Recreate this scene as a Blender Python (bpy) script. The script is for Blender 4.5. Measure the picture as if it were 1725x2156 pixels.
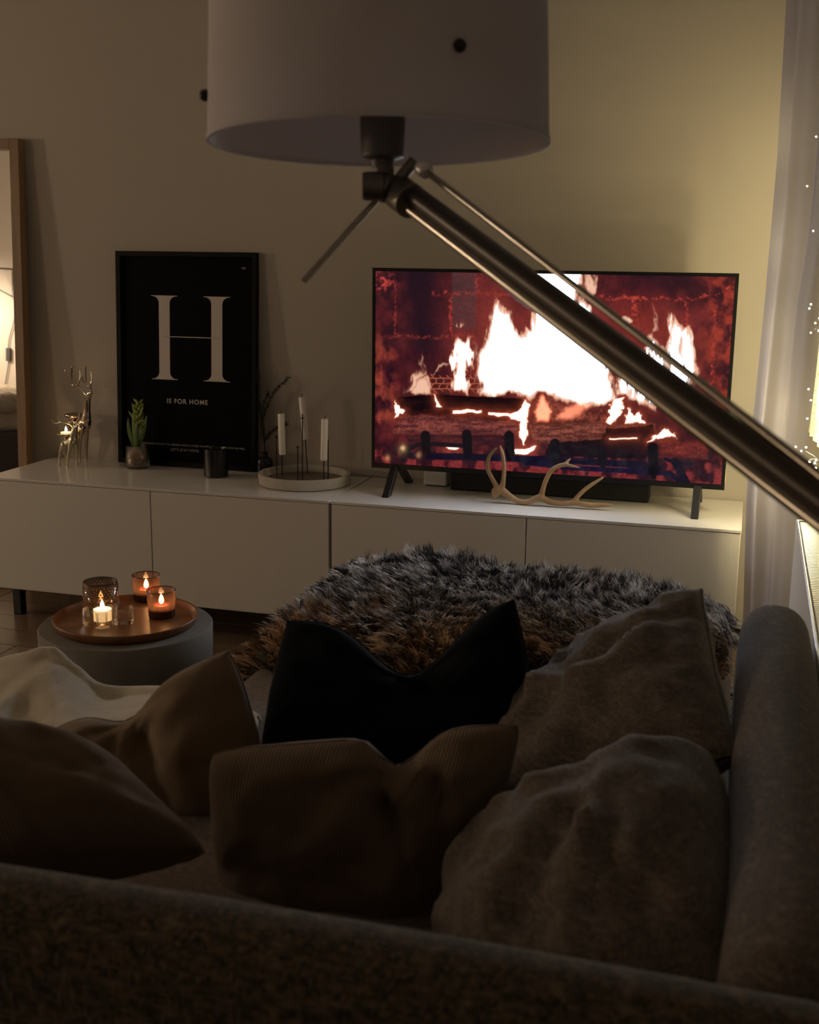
import bpy, bmesh, math, random
import numpy as np
from mathutils import Vector, Matrix, noise as mnoise

random.seed(7)
S = bpy.context.scene
COL = S.collection
for o in list(bpy.data.objects):
    bpy.data.objects.remove(o)

# ------------------------------------------------------------------ camera
CAM = Vector((2.3878, -3.306, 1.2163))
YAW, PITCH, ROLL, FPX = 0.2757, 0.2155, 0.0119, 2495.8
IW, IH = 1725.0, 2156.0
_f = Vector((-math.sin(YAW) * math.cos(PITCH), math.cos(YAW) * math.cos(PITCH), -math.sin(PITCH)))
_r0 = Vector((math.cos(YAW), math.sin(YAW), 0))
_u0 = _r0.cross(_f)
_r = math.cos(ROLL) * _r0 + math.sin(ROLL) * _u0
_u = -math.sin(ROLL) * _r0 + math.cos(ROLL) * _u0
cd = bpy.data.cameras.new('camera')
cam = bpy.data.objects.new('camera', cd)
COL.objects.link(cam)
cam.matrix_world = Matrix(((_r.x, _u.x, -_f.x, CAM.x), (_r.y, _u.y, -_f.y, CAM.y),
                           (_r.z, _u.z, -_f.z, CAM.z), (0, 0, 0, 1)))
cd.sensor_fit = 'HORIZONTAL'
cd.sensor_width = 36.0
cd.lens = 36.0 * FPX / IW
cd.clip_start = 0.02
cd.dof.use_dof = True
cd.dof.focus_distance = 3.4
cd.dof.aperture_fstop = 9.0
S.camera = cam

# ------------------------------------------------------------------ world and exposure
w = bpy.data.worlds.new('night')
S.world = w
w.use_nodes = True
w.node_tree.nodes['Background'].inputs[0].default_value = (0.10, 0.13, 0.22, 1)
w.node_tree.nodes['Background'].inputs[1].default_value = 0.02
S.view_settings.view_transform = 'Standard'
S.view_settings.look = 'None'
S.view_settings.gamma = 1.0
S.view_settings.use_curve_mapping = False
S.view_settings.exposure = 0.0

# light strengths of the place's own lamps (used in their builders below)
P_WALL_LAMP = 48.0
P_GLOBE = 52.0
P_CANDLE = 0.10
P_FAIRY = 1.65
TV_GAIN = 1.0


def px(x, y, X=None, Y=None, Z=None, D=None):
    """photo pixel -> world point on a plane the thing touches (or at depth D)"""
    d = _f + _r * ((x - IW / 2) / FPX) + _u * ((IH / 2 - y) / FPX)
    if X is not None:
        t = (X - CAM.x) / d.x
    elif Y is not None:
        t = (Y - CAM.y) / d.y
    elif Z is not None:
        t = (Z - CAM.z) / d.z
    else:
        t = D
    return CAM + d * t


# ------------------------------------------------------------------ materials
def new_mat(name):
    m = bpy.data.materials.new(name)
    m.use_nodes = True
    nt = m.node_tree
    return m, nt, nt.nodes['Principled BSDF']


def principled(name, col, rough=0.5, metal=0.0, bump=None, var=None, spec=0.5, sheen=0.0, coat=0.0):
    """var=(scale, other colour, detail); bump=(scale, strength, distance)"""
    m, nt, b = new_mat(name)
    b.inputs['Base Color'].default_value = (*col, 1)
    b.inputs['Roughness'].default_value = rough
    b.inputs['Metallic'].default_value = metal
    b.inputs['Specular IOR Level'].default_value = spec
    b.inputs['Sheen Weight'].default_value = sheen
    b.inputs['Coat Weight'].default_value = coat
    tc = nt.nodes.new('ShaderNodeTexCoord')
    if var:
        n = nt.nodes.new('ShaderNodeTexNoise')
        n.inputs['Scale'].default_value = var[0]
        n.inputs['Detail'].default_value = var[2] if len(var) > 2 else 4
        r = nt.nodes.new('ShaderNodeValToRGB')
        r.color_ramp.elements[0].position = 0.35
        r.color_ramp.elements[1].position = 0.65
        r.color_ramp.elements[0].color = (*col, 1)
        r.color_ramp.elements[1].color = (*var[1], 1)
        nt.links.new(tc.outputs['Object'], n.inputs['Vector'])
        nt.links.new(n.outputs['Fac'], r.inputs['Fac'])
        nt.links.new(r.outputs['Color'], b.inputs['Base Color'])
    if bump:
        n2 = nt.nodes.new('ShaderNodeTexNoise')
        n2.inputs['Scale'].default_value = bump[0]
        n2.inputs['Detail'].default_value = 3
        bp = nt.nodes.new('ShaderNodeBump')
        bp.inputs['Strength'].default_value = bump[1]
        bp.inputs['Distance'].default_value = bump[2]
        nt.links.new(tc.outputs['Object'], n2.inputs['Vector'])
        nt.links.new(n2.outputs['Fac'], bp.inputs['Height'])
        nt.links.new(bp.outputs['Normal'], b.inputs['Normal'])
    return m


def tweed(name, base, fleck1, fleck2, scale=260, mixsize=1.0, low=0.6):
    """woven wool: two crossed stretched noises plus coloured slubs"""
    m, nt, b = new_mat(name)
    b.inputs['Roughness'].default_value = 0.95
    b.inputs['Specular IOR Level'].default_value = 0.15
    b.inputs['Sheen Weight'].default_value = 0.15
    tc = nt.nodes.new('ShaderNodeTexCoord')
    outs = []
    for k, sc in enumerate(((scale, scale, scale * .22), (scale * .22, scale * .22, scale))):
        mp = nt.nodes.new('ShaderNodeMapping')
        mp.inputs['Scale'].default_value = sc
        nt.links.new(tc.outputs['Object'], mp.inputs['Vector'])
        n = nt.nodes.new('ShaderNodeTexNoise')
        n.inputs['Scale'].default_value = mixsize
        n.inputs['Detail'].default_value = 2
        nt.links.new(mp.outputs['Vector'], n.inputs['Vector'])
        outs.append(n)
    mx = nt.nodes.new('ShaderNodeMath')
    mx.operation = 'MAXIMUM'
    nt.links.new(outs[0].outputs['Fac'], mx.inputs[0])
    nt.links.new(outs[1].outputs['Fac'], mx.inputs[1])
    r = nt.nodes.new('ShaderNodeValToRGB')
    e = r.color_ramp.elements
    e[0].position = 0.42
    e[0].color = (*[c * low for c in base], 1)
    e[1].position = 0.80
    e[1].color = (*fleck1, 1)
    k = e.new(0.58)
    k.color = (*base, 1)
    n3 = nt.nodes.new('ShaderNodeTexNoise')
    n3.inputs['Scale'].default_value = scale * .62
    nt.links.new(tc.outputs['Object'], n3.inputs['Vector'])
    r3 = nt.nodes.new('ShaderNodeValToRGB')
    r3.color_ramp.elements[0].position = 0.56
    r3.color_ramp.elements[1].position = 0.72
    nt.links.new(n3.outputs['Fac'], r3.inputs['Fac'])
    mix = nt.nodes.new('ShaderNodeMix')
    mix.data_type = 'RGBA'
    nt.links.new(r3.outputs['Color'], mix.inputs['Factor'])
    nt.links.new(mx.outputs[0], r.inputs['Fac'])
    nt.links.new(r.outputs['Color'], mix.inputs[6])
    mix.inputs[7].default_value = (*fleck2, 1)
    nt.links.new(mix.outputs[2], b.inputs['Base Color'])
    bp = nt.nodes.new('ShaderNodeBump')
    bp.inputs['Strength'].default_value = 0.6
    bp.inputs['Distance'].default_value = 0.002
    nt.links.new(mx.outputs[0], bp.inputs['Height'])
    nt.links.new(bp.outputs['Normal'], b.inputs['Normal'])
    return m


def corduroy(name, col, col2, ribs=75, strength=0.5):
    m, nt, b = new_mat(name)
    b.inputs['Roughness'].default_value = 0.95
    b.inputs['Specular IOR Level'].default_value = 0.1
    b.inputs['Sheen Weight'].default_value = 0.25
    uv = nt.nodes.new('ShaderNodeUVMap')
    mp = nt.nodes.new('ShaderNodeMapping')
    mp.inputs['Scale'].default_value = (1, 1, 1)
    nt.links.new(uv.outputs['UV'], mp.inputs['Vector'])
    wv = nt.nodes.new('ShaderNodeTexWave')
    wv.wave_type = 'BANDS'
    wv.bands_direction = 'X'
    wv.inputs['Scale'].default_value = ribs / 6.283 * 1.0
    wv.inputs['Distortion'].default_value = 0.4
    wv.inputs['Detail Scale'].default_value = 3
    nt.links.new(mp.outputs['Vector'], wv.inputs['Vector'])
    n = nt.nodes.new('ShaderNodeTexNoise')
    n.inputs['Scale'].default_value = 9
    nt.links.new(uv.outputs['UV'], n.inputs['Vector'])
    r = nt.nodes.new('ShaderNodeValToRGB')
    r.color_ramp.elements[0].color = (*col2, 1)
    r.color_ramp.elements[1].color = (*col, 1)
    r.color_ramp.elements[0].position = 0.1
    ad = nt.nodes.new('ShaderNodeMath')
    ad.operation = 'MULTIPLY_ADD'
    ad.inputs[1].default_value = 0.45
    nt.links.new(wv.outputs['Fac'], ad.inputs[0])
    nt.links.new(n.outputs['Fac'], ad.inputs[2])
    nt.links.new(ad.outputs[0], r.inputs['Fac'])
    nt.links.new(r.outputs['Color'], b.inputs['Base Color'])
    bp = nt.nodes.new('ShaderNodeBump')
    bp.inputs['Strength'].default_value = strength
    bp.inputs['Distance'].default_value = 0.002
    nt.links.new(wv.outputs['Fac'], bp.inputs['Height'])
    nt.links.new(bp.outputs['Normal'], b.inputs['Normal'])
    return m


def wood(name, c1, c2, scale=6, axis=(1, 12, 12), rough=0.4):
    m, nt, b = new_mat(name)
    b.inputs['Roughness'].default_value = rough
    tc = nt.nodes.new('ShaderNodeTexCoord')
    mp = nt.nodes.new('ShaderNodeMapping')
    mp.inputs['Scale'].default_value = axis
    n = nt.nodes.new('ShaderNodeTexNoise')
    n.inputs['Scale'].default_value = scale
    n.inputs['Detail'].default_value = 6
    n.inputs['Distortion'].default_value = 0.6
    r = nt.nodes.new('ShaderNodeValToRGB')
    r.color_ramp.elements[0].color = (*c1, 1)
    r.color_ramp.elements[1].color = (*c2, 1)
    r.color_ramp.elements[0].position = 0.3
    r.color_ramp.elements[1].position = 0.7
    nt.links.new(tc.outputs['Object'], mp.inputs['Vector'])
    nt.links.new(mp.outputs['Vector'], n.inputs['Vector'])
    nt.links.new(n.outputs['Fac'], r.inputs['Fac'])
    nt.links.new(r.outputs['Color'], b.inputs['Base Color'])
    return m


def thin_glass(name, tint, gloss=0.12, rough=0.03, body=None, amount=0.0):
    """thin-walled glass: tinted see-through plus a fresnel gloss"""
    m = bpy.data.materials.new(name)
    m.use_nodes = True
    nt = m.node_tree
    nt.nodes.clear()
    out = nt.nodes.new('ShaderNodeOutputMaterial')
    tr = nt.nodes.new('ShaderNodeBsdfTransparent')
    tr.inputs[0].default_value = (*tint, 1)
    gl = nt.nodes.new('ShaderNodeBsdfGlossy')
    gl.inputs['Roughness'].default_value = rough
    gl.inputs['Color'].default_value = (0.9, 0.88, 0.85, 1)
    lw = nt.nodes.new('ShaderNodeLayerWeight')
    lw.inputs['Blend'].default_value = 0.35
    ml = nt.nodes.new('ShaderNodeMath')
    ml.operation = 'MULTIPLY_ADD'
    ml.inputs[1].default_value = 0.6
    ml.inputs[2].default_value = gloss * .4
    mix = nt.nodes.new('ShaderNodeMixShader')
    nt.links.new(lw.outputs['Fresnel'], ml.inputs[0])
    nt.links.new(ml.outputs[0], mix.inputs[0])
    src = tr
    if body:
        tl = nt.nodes.new('ShaderNodeBsdfTranslucent')
        tl.inputs[0].default_value = (*body, 1)
        mb = nt.nodes.new('ShaderNodeMixShader')
        mb.inputs[0].default_value = amount
        nt.links.new(tr.outputs[0], mb.inputs[1])
        nt.links.new(tl.outputs[0], mb.inputs[2])
        src = mb
    nt.links.new(src.outputs[0], mix.inputs[1])
    nt.links.new(gl.outputs[0], mix.inputs[2])
    nt.links.new(mix.outputs[0], out.inputs[0])
    return m


def emission(name, col, strength):
    m = bpy.data.materials.new(name)
    m.use_nodes = True
    nt = m.node_tree
    nt.nodes.clear()
    out = nt.nodes.new('ShaderNodeOutputMaterial')
    e = nt.nodes.new('ShaderNodeEmission')
    e.inputs[0].default_value = (*col, 1)
    e.inputs[1].default_value = strength
    nt.links.new(e.outputs[0], out.inputs[0])
    return m


def sheer(name, col, through=0.35, transl=0.5):
    m = bpy.data.materials.new(name)
    m.use_nodes = True
    nt = m.node_tree
    nt.nodes.clear()
    out = nt.nodes.new('ShaderNodeOutputMaterial')
    df = nt.nodes.new('ShaderNodeBsdfDiffuse')
    tl = nt.nodes.new('ShaderNodeBsdfTranslucent')
    tr = nt.nodes.new('ShaderNodeBsdfTransparent')
    df.inputs[0].default_value = (*col, 1)
    tl.inputs[0].default_value = (*col, 1)
    m1 = nt.nodes.new('ShaderNodeMixShader')
    m1.inputs[0].default_value = transl
    m2 = nt.nodes.new('ShaderNodeMixShader')
    m2.inputs[0].default_value = through
    nt.links.new(df.outputs[0], m1.inputs[1])
    nt.links.new(tl.outputs[0], m1.inputs[2])
    nt.links.new(m1.outputs[0], m2.inputs[1])
    nt.links.new(tr.outputs[0], m2.inputs[2])
    nt.links.new(m2.outputs[0], out.inputs[0])
    return m


M = dict(
    wall=principled('wall_paint', (0.46, 0.415, 0.36), 0.9, bump=(180, 0.15, 0.002)),
    wall_back=principled('wall_paint_white', (0.52, 0.48, 0.43), 0.9),
    ceiling=principled('ceiling_paint', (0.52, 0.50, 0.47), 0.95),
    white=principled('white_lacquer', (0.72, 0.69, 0.64), 0.35, bump=(90, 0.05, 0.001)),
    gloss_white=principled('white_glass_top', (0.74, 0.71, 0.68), 0.22),
    white_paint=principled('white_enamel', (0.75, 0.73, 0.7), 0.35),
    black=principled('black_satin', (0.012, 0.012, 0.013), 0.35),
    black_matte=principled('black_matte', (0.008, 0.008, 0.009), 0.7),
    bezel=principled('black_bezel', (0.008, 0.008, 0.01), 0.25),
    poster=principled('black_print', (0.004, 0.004, 0.0045), 0.5, spec=0.04),
    frame=principled('black_frame', (0.006, 0.006, 0.006), 0.5, spec=0.12),
    print=principled('pale_print', (0.62, 0.55, 0.52), 0.8),
    print_dim=principled('grey_print', (0.50, 0.46, 0.42), 0.8),
    oak=wood('oak_frame', (0.20, 0.115, 0.055), (0.28, 0.17, 0.085), 5, (14, 14, 1), 0.45),
    mirror=principled('mirror_silver', (0.9, 0.9, 0.9), 0.015, metal=1.0),
    floor=wood('floor_wood', (0.12, 0.08, 0.05), (0.19, 0.13, 0.085), 4, (1.5, 14, 14), 0.28),
    metal=principled('brushed_steel', (0.46, 0.41, 0.34), 0.22, metal=1.0),
    dark_metal=principled('dark_steel', (0.20, 0.175, 0.15), 0.42, metal=0.85),
    socket=principled('grey_socket', (0.11, 0.095, 0.08), 0.5),
    silver=principled('polished_silver', (0.66, 0.55, 0.45), 0.13, metal=1.0),
    silver_matte=principled('satin_silver', (0.55, 0.50, 0.38), 0.35, metal=1.0),
    cap=principled('bright_cap', (0.88, 0.82, 0.74), 0.35, metal=0.3),
    arm_dark=principled('bronze_tube', (0.075, 0.062, 0.052), 0.38, metal=0.6),
    wax=principled('white_wax', (0.90, 0.85, 0.78), 0.5),
    wick=principled('charred_wick', (0.01, 0.008, 0.008), 0.9),
    concrete=principled('cast_concrete', (0.19, 0.168, 0.142), 0.85, bump=(60, 0.3, 0.003), var=(7, (0.25, 0.225, 0.195))),
    concrete_pale=principled('pale_concrete', (0.40, 0.36, 0.31), 0.85, bump=(80, 0.3, 0.002), var=(20, (0.46, 0.42, 0.37))),
    slate=principled('dark_wax_sand', (0.11, 0.09, 0.075), 0.5, var=(40, (0.2, 0.16, 0.13))),
    tray=wood('acacia', (0.15, 0.058, 0.022), (0.26, 0.115, 0.045), 5, (2, 16, 2), 0.36),
    iron=principled('black_iron', (0.015, 0.013, 0.012), 0.5, metal=0.5),
    antler=principled('antler_bone', (0.26, 0.15, 0.075), 0.6, bump=(120, 0.4, 0.002), var=(14, (0.42, 0.28, 0.16))),
    sofa=tweed('sofa_tweed', (0.088, 0.072, 0.054), (0.24, 0.19, 0.12), (0.18, 0.115, 0.05), 250, low=0.35),
    sofa_grey=tweed('cushion_tweed', (0.13, 0.108, 0.09), (0.22, 0.185, 0.15), (0.17, 0.10, 0.05), 300),
    seat=tweed('seat_tweed', (0.24, 0.19, 0.16), (0.38, 0.31, 0.27), (0.18, 0.14, 0.12), 500),
    cord=corduroy('corduroy_brown', (0.215, 0.152, 0.10), (0.14, 0.096, 0.062), 200, 0.7),
    plain=corduroy('brown_cotton', (0.235, 0.165, 0.10), (0.20, 0.138, 0.082), 200, 0.12),
    blackcloth=principled('black_velvet', (0.006, 0.008, 0.011), 0.9, spec=0.1, sheen=0.02),
    fleece=principled('cream_fleece', (0.62, 0.54, 0.40), 0.95, spec=0.05, sheen=0.4, bump=(420, 0.7, 0.003), var=(50, (0.68, 0.60, 0.47))),
    shade=sheer('lampshade_cloth', (0.88, 0.84, 0.85), 0.0, 0.32),
    shade_in=sheer('lampshade_lining', (0.88, 0.83, 0.83), 0.0, 0.34),
    pine=principled('pine_green', (0.025, 0.035, 0.014), 0.7),
    bark=principled('twig_bark', (0.05, 0.035, 0.02), 0.8),
    leaf=principled('hyacinth_leaf', (0.10, 0.17, 0.035), 0.45),
    bud=principled('hyacinth_bud', (0.30, 0.36, 0.07), 0.5),
    bulb=principled('bulb_skin', (0.36, 0.24, 0.16), 0.6, bump=(40, 0.4, 0.004), var=(25, (0.22, 0.12, 0.08))),
    water_glass=thin_glass('clear_glass', (0.94, 0.93, 0.92), 0.10, 0.05, (0.8, 0.75, 0.7), 0.02),
    amber=thin_glass('amber_glass', (0.90, 0.72, 0.62), 0.10, 0.05, (0.52, 0.28, 0.18), 0.16),
    amber_base=thin_glass('amber_glass_base', (0.22, 0.10, 0.06), 0.15, 0.05, (0.10, 0.04, 0.02), 0.3),
    smoke=thin_glass('smoke_glass', (0.62, 0.46, 0.33), 0.25, 0.08, (0.13, 0.07, 0.035), 0.45),
    smoke_bead=thin_glass('smoke_bead', (0.45, 0.33, 0.22), 0.3, 0.06, (0.80, 0.50, 0.22), 0.45),
    pane=thin_glass('window_pane', (0.85, 0.88, 0.9), 0.15),
    redwax=principled('red_wax_cup', (0.30, 0.035, 0.03), 0.5),
    flame=emission('flame', (1.0, 0.72, 0.36), 38),
    bulb_on=emission('fairy_bulb', (1.0, 0.86, 0.55), 60),
    curtain=sheer('curtain_voile', (0.42, 0.395, 0.43), 0.08, 0.12),
    lace=sheer('lace_curtain', (0.85, 0.78, 0.55), 0.10, 0.4),
    cable=principled('cable', (0.03, 0.03, 0.03), 0.6),
    linen=principled('bed_linen', (0.60, 0.52, 0.40), 0.9, bump=(12, 0.8, 0.05)),
    bedbase=principled('bed_base', (0.10, 0.085, 0.075), 0.9),
    sticker=principled('yellow_label', (0.75, 0.70, 0.25), 0.6),
    lampbulb=emission('lamp_bulb', (1.0, 0.78, 0.50), 30),
)


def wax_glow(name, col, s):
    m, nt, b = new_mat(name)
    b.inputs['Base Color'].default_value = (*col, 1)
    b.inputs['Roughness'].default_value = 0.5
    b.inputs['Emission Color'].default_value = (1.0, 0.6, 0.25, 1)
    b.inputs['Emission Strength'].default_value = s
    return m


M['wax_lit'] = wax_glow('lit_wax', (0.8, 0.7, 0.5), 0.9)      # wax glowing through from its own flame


# ------------------------------------------------------------------ mesh helpers
OFF = {}


class MB:
    def __init__(self):
        self.v = []
        self.f = []
        self.uv = None

    def box(self, a, b):
        n = len(self.v)
        (x0, y0, z0), (x1, y1, z1) = a, b
        self.v += [(x0, y0, z0), (x1, y0, z0), (x1, y1, z0), (x0, y1, z0), (x0, y0, z1), (x1, y0, z1), (x1, y1, z1), (x0, y1, z1)]
        self.f += [tuple(n + i for i in q) for q in ((0, 3, 2, 1), (4, 5, 6, 7), (0, 1, 5, 4), (1, 2, 6, 5), (2, 3, 7, 6), (3, 0, 4, 7))]
        return self

    def tube(self, pts, rad, seg=10, cap=True):
        pts = [Vector(p) for p in pts]
        if not isinstance(rad, (list, tuple)):
            rad = [rad] * len(pts)
        n0 = len(self.v)
        ref = None
        for i, p in enumerate(pts):
            t = (pts[min(i + 1, len(pts) - 1)] - pts[max(i - 1, 0)]).normalized()
            if ref is None:
                ref = t.orthogonal().normalized()
            ref = (ref - t * ref.dot(t))
            ref = ref.normalized() if ref.length > 1e-6 else t.orthogonal().normalized()
            bi = t.cross(ref)
            for k in range(seg):
                a = 2 * math.pi * k / seg
                self.v.append(tuple(p + (ref * math.cos(a) + bi * math.sin(a)) * rad[i]))
        for i in range(len(pts) - 1):
            for k in range(seg):
                a = n0 + i * seg + k
                b = n0 + i * seg + (k + 1) % seg
                self.f.append((a, b, b + seg, a + seg))
        if cap:
            self.f.append(tuple(n0 + k for k in reversed(range(seg))))
            e = n0 + (len(pts) - 1) * seg
            self.f.append(tuple(e + k for k in range(seg)))
        return self

    def lathe(self, prof, c=(0, 0, 0), seg=40, axis=None, close=False):
        """prof: list of (r, h); revolved about +Z (or axis) at c"""
        n0 = len(self.v)
        c = Vector(c)
        if axis is None:
            A, Bv, C = Vector((1, 0, 0)), Vector((0, 1, 0)), Vector((0, 0, 1))
        else:
            C = Vector(axis).normalized()
            A = C.orthogonal().normalized()
            Bv = C.cross(A)
        for r, h in prof:
            for k in range(seg):
                a = 2 * math.pi * k / seg
                self.v.append(tuple(c + A * (r * math.cos(a)) + Bv * (r * math.sin(a)) + C * h))
        for i in range(len(prof) - 1):
            for k in range(seg):
                a = n0 + i * seg + k
                b = n0 + i * seg + (k + 1) % seg
                self.f.append((a, b, b + seg, a + seg))
        if close:
            self.f.append(tuple(n0 + k for k in reversed(range(seg))))
            e = n0 + (len(prof) - 1) * seg
            self.f.append(tuple(e + k for k in range(seg)))
        return self

    def ball(self, c, r, seg=12, rings=7, sc=(1, 1, 1)):
        n0 = len(self.v)
        c = Vector(c)
        for i in range(1, rings):
            th = math.pi * i / rings
            for k in range(seg):
                a = 2 * math.pi * k / seg
                self.v.append((c.x + r * sc[0] * math.sin(th) * math.cos(a), c.y + r * sc[1] * math.sin(th) * math.sin(a), c.z + r * sc[2] * math.cos(th)))
        t = len(self.v)
        self.v.append((c.x, c.y, c.z + r * sc[2]))
        self.v.append((c.x, c.y, c.z - r * sc[2]))
        for i in range(rings - 2):
            for k in range(seg):
                a = n0 + i * seg + k
                b = n0 + i * seg + (k + 1) % seg
                self.f.append((a, a + seg, b + seg, b))
        for k in range(seg):
            self.f.append((t, n0 + k, n0 + (k + 1) % seg))
            e = n0 + (rings - 2) * seg
            self.f.append((t + 1, e + (k + 1) % seg, e + k))
        return self

    def prism(self, poly, a, b, to):
        """poly 2D, extruded from depth a to b, to(u,v,d)->3D"""
        n0 = len(self.v)
        n = len(poly)
        self.v += [tuple(to(u, v, a)) for u, v in poly] + [tuple(to(u, v, b)) for u, v in poly]
        self.f.append(tuple(n0 + i for i in range(n)))
        self.f.append(tuple(n0 + n + i for i in reversed(range(n))))
        for i in range(n):
            j = (i + 1) % n
            self.f.append((n0 + i, n0 + n + i, n0 + n + j, n0 + j))
        return self

    def build(self, name, mat, parent=None, smooth=False, bevel=0.0, fix=True):
        off = OFF.get(parent.name, Vector()) if parent else Vector()
        me = bpy.data.meshes.new(name)
        vs = [(x - off.x, y - off.y, z - off.z) for x, y, z in self.v]
        me.from_pydata(vs, [], self.f)
        if fix:
            bm = bmesh.new()
            bm.from_mesh(me)
            bmesh.ops.recalc_face_normals(bm, faces=bm.faces)
            bm.to_mesh(me)
            bm.free()
        me.materials.append(mat)
        if smooth:
            me.polygons.foreach_set('use_smooth', [True] * len(me.polygons))
        if self.uv is not None:
            ul = me.uv_layers.new(name='UVMap')
            for li, l in enumerate(me.loops):
                ul.data[li].uv = self.uv[l.vertex_index]
        me.update()
        o = bpy.data.objects.new(name, me)
        COL.objects.link(o)
        if parent:
            o.parent = parent
            OFF[o.name] = off
        if bevel:
            bv = o.modifiers.new('bevel', 'BEVEL')
            bv.width = bevel
            bv.segments = 3
            bv.limit_method = 'ANGLE'
        if smooth == 'auto':
            try:
                me.set_sharp_from_angle(angle=math.radians(40))
            except Exception:
                pass
        return o


def tag(o, label=None, cat=None, group=None, kind=None):
    if label:
        o['label'] = label
    if cat:
        o['category'] = cat
    if group:
        o['group'] = group
    if kind:
        o['kind'] = kind
    return o


def thing(name, loc, label=None, cat=None, group=None, kind=None):
    o = bpy.data.objects.new(name, None)
    COL.objects.link(o)
    o.location = loc
    o.empty_display_size = 0.05
    OFF[o.name] = Vector(loc)
    return tag(o, label, cat, group, kind)


def box(name, a, b, mat, parent=None, bevel=0.0):
    return MB().box(a, b).build(name, mat, parent, bevel=bevel)


def copy_tree(o, parent=None):
    c = o.copy()
    COL.objects.link(c)
    c.parent = parent
    for ch in list(o.children):
        copy_tree(ch, c)
    return c


def point_light(name, loc, power, col, radius, parent):
    l = bpy.data.lights.new(name, 'POINT')
    l.energy = power
    l.color = col
    l.shadow_soft_size = radius
    o = bpy.data.objects.new(name, l)
    COL.objects.link(o)
    o.parent = parent
    o.location = Vector(loc) - OFF.get(parent.name, Vector())
    return o


def crom(pts, n=6):
    """Catmull-Rom through points (tuples of any length)"""
    P = [np.array(p, float) for p in pts]
    P = [2 * P[0] - P[1]] + P + [2 * P[-1] - P[-2]]
    out = []
    for i in range(1, len(P) - 2):
        for k in range(n):
            t = k / n
            a, b, c, d = P[i - 1], P[i], P[i + 1], P[i + 2]
            out.append(0.5 * ((2 * b) + (-a + c) * t + (2 * a - 5 * b + 4 * c - d) * t * t + (-a + 3 * b - 3 * c + d) * t ** 3))
    out.append(P[-2])
    return out


def sub(v, o):
    return Vector(v) - Vector(o)


# ================================================================== THE ROOM
WY = 0.42           # tv wall
WX = 2.62           # window wall
BY = -3.95          # back wall (behind the camera)
LX = -3.7           # left wall
CH = 2.55

fl = box('floor', (LX, BY, -0.06), (WX + .2, WY + .1, -0.012), M['floor'])
tag(fl, kind='structure')
proto = None
row = 0
yy = -1.60
while yy < WY - 0.02:
    xs = -0.9 - (row % 3) * 0.37
    while xs < 2.3:
        x1 = xs + 1.15
        if proto is None:
            proto = MB().box((0, 0, -0.012), (1.146, 0.133, 0.0)).build('plank', M['floor'])
            pl = proto
        else:
            pl = proto.copy()
            COL.objects.link(pl)
        pl.parent = fl
        pl.location = (xs, yy, 0.0)
        xs = x1
    yy += 0.136
    row += 1
tag(box('wall_tv', (LX, WY, 0), (WX + .2, WY + .1, CH), M['wall']), kind='structure')
tag(box('wall_left', (LX - .1, BY, 0), (LX, WY, CH), M['wall_back']), kind='structure')
tag(box('wall_back', (LX, BY - .1, 0), (WX + .2, BY, CH), M['wall_back']), kind='structure')
tag(box('ceiling', (LX, BY, CH), (WX + .2, WY + .1, CH + .1), M['ceiling']), kind='structure')
wr = thing('wall_window', (WX, 0, 0), kind='structure')
W0, W1, WZ0, WZ1 = -2.3, 0.30, 0.72, 2.25
box('wall_below_sill', (WX, BY, 0), (WX + .2, WY, WZ0), M['wall'], wr)
box('wall_above_window', (WX, BY, WZ1), (WX + .2, WY, CH), M['wall'], wr)
box('wall_pier', (WX, BY, WZ0), (WX + .2, W0, WZ1), M['wall'], wr)
box('wall_pier', (WX, W1, WZ0), (WX + .2, WY, WZ1), M['wall'], wr)
win = thing('window_1', (WX + .1, -1, WZ0), kind='structure')
fr = MB()
fr.box((WX + .10, W0, WZ0), (WX + .16, W0 + .06, WZ1)).box((WX + .10, W1 - .06, WZ0), (WX + .16, W1, WZ1))
fr.box((WX + .10, W0 + .06, WZ0), (WX + .16, W1 - .06, WZ0 + .06)).box((WX + .10, W0 + .06, WZ1 - .06), (WX + .16, W1 - .06, WZ1))
fr.box((WX + .10, -1.03, WZ0 + .06), (WX + .16, -.97, WZ1 - .06))
fr.build('window_frame', M['white_paint'], win)
box('pane', (WX + .125, W0 + .06, WZ0 + .06), (WX + .131, -1.03, WZ1 - .06), M['pane'], win)
box('pane', (WX + .125, -.97, WZ0 + .06), (WX + .131, W1 - .06, WZ1 - .06), M['pane'], win)
box('window_sill', (WX - .01, W0, WZ0 - .02), (WX + .10, W1, WZ0), M['white_paint'], win)
for nm, a, b in (('baseboard_tv', (LX, WY - .014, 0), (-.2, WY, .07)), ('baseboard_left', (LX, BY, 0), (LX + .014, WY - .014, .07)),
                 ('baseboard_back', (LX + .014, BY, 0), (WX, BY + .014, .07))):
    tag(box(nm, a, b, M['white_paint']), kind='structure')

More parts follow.
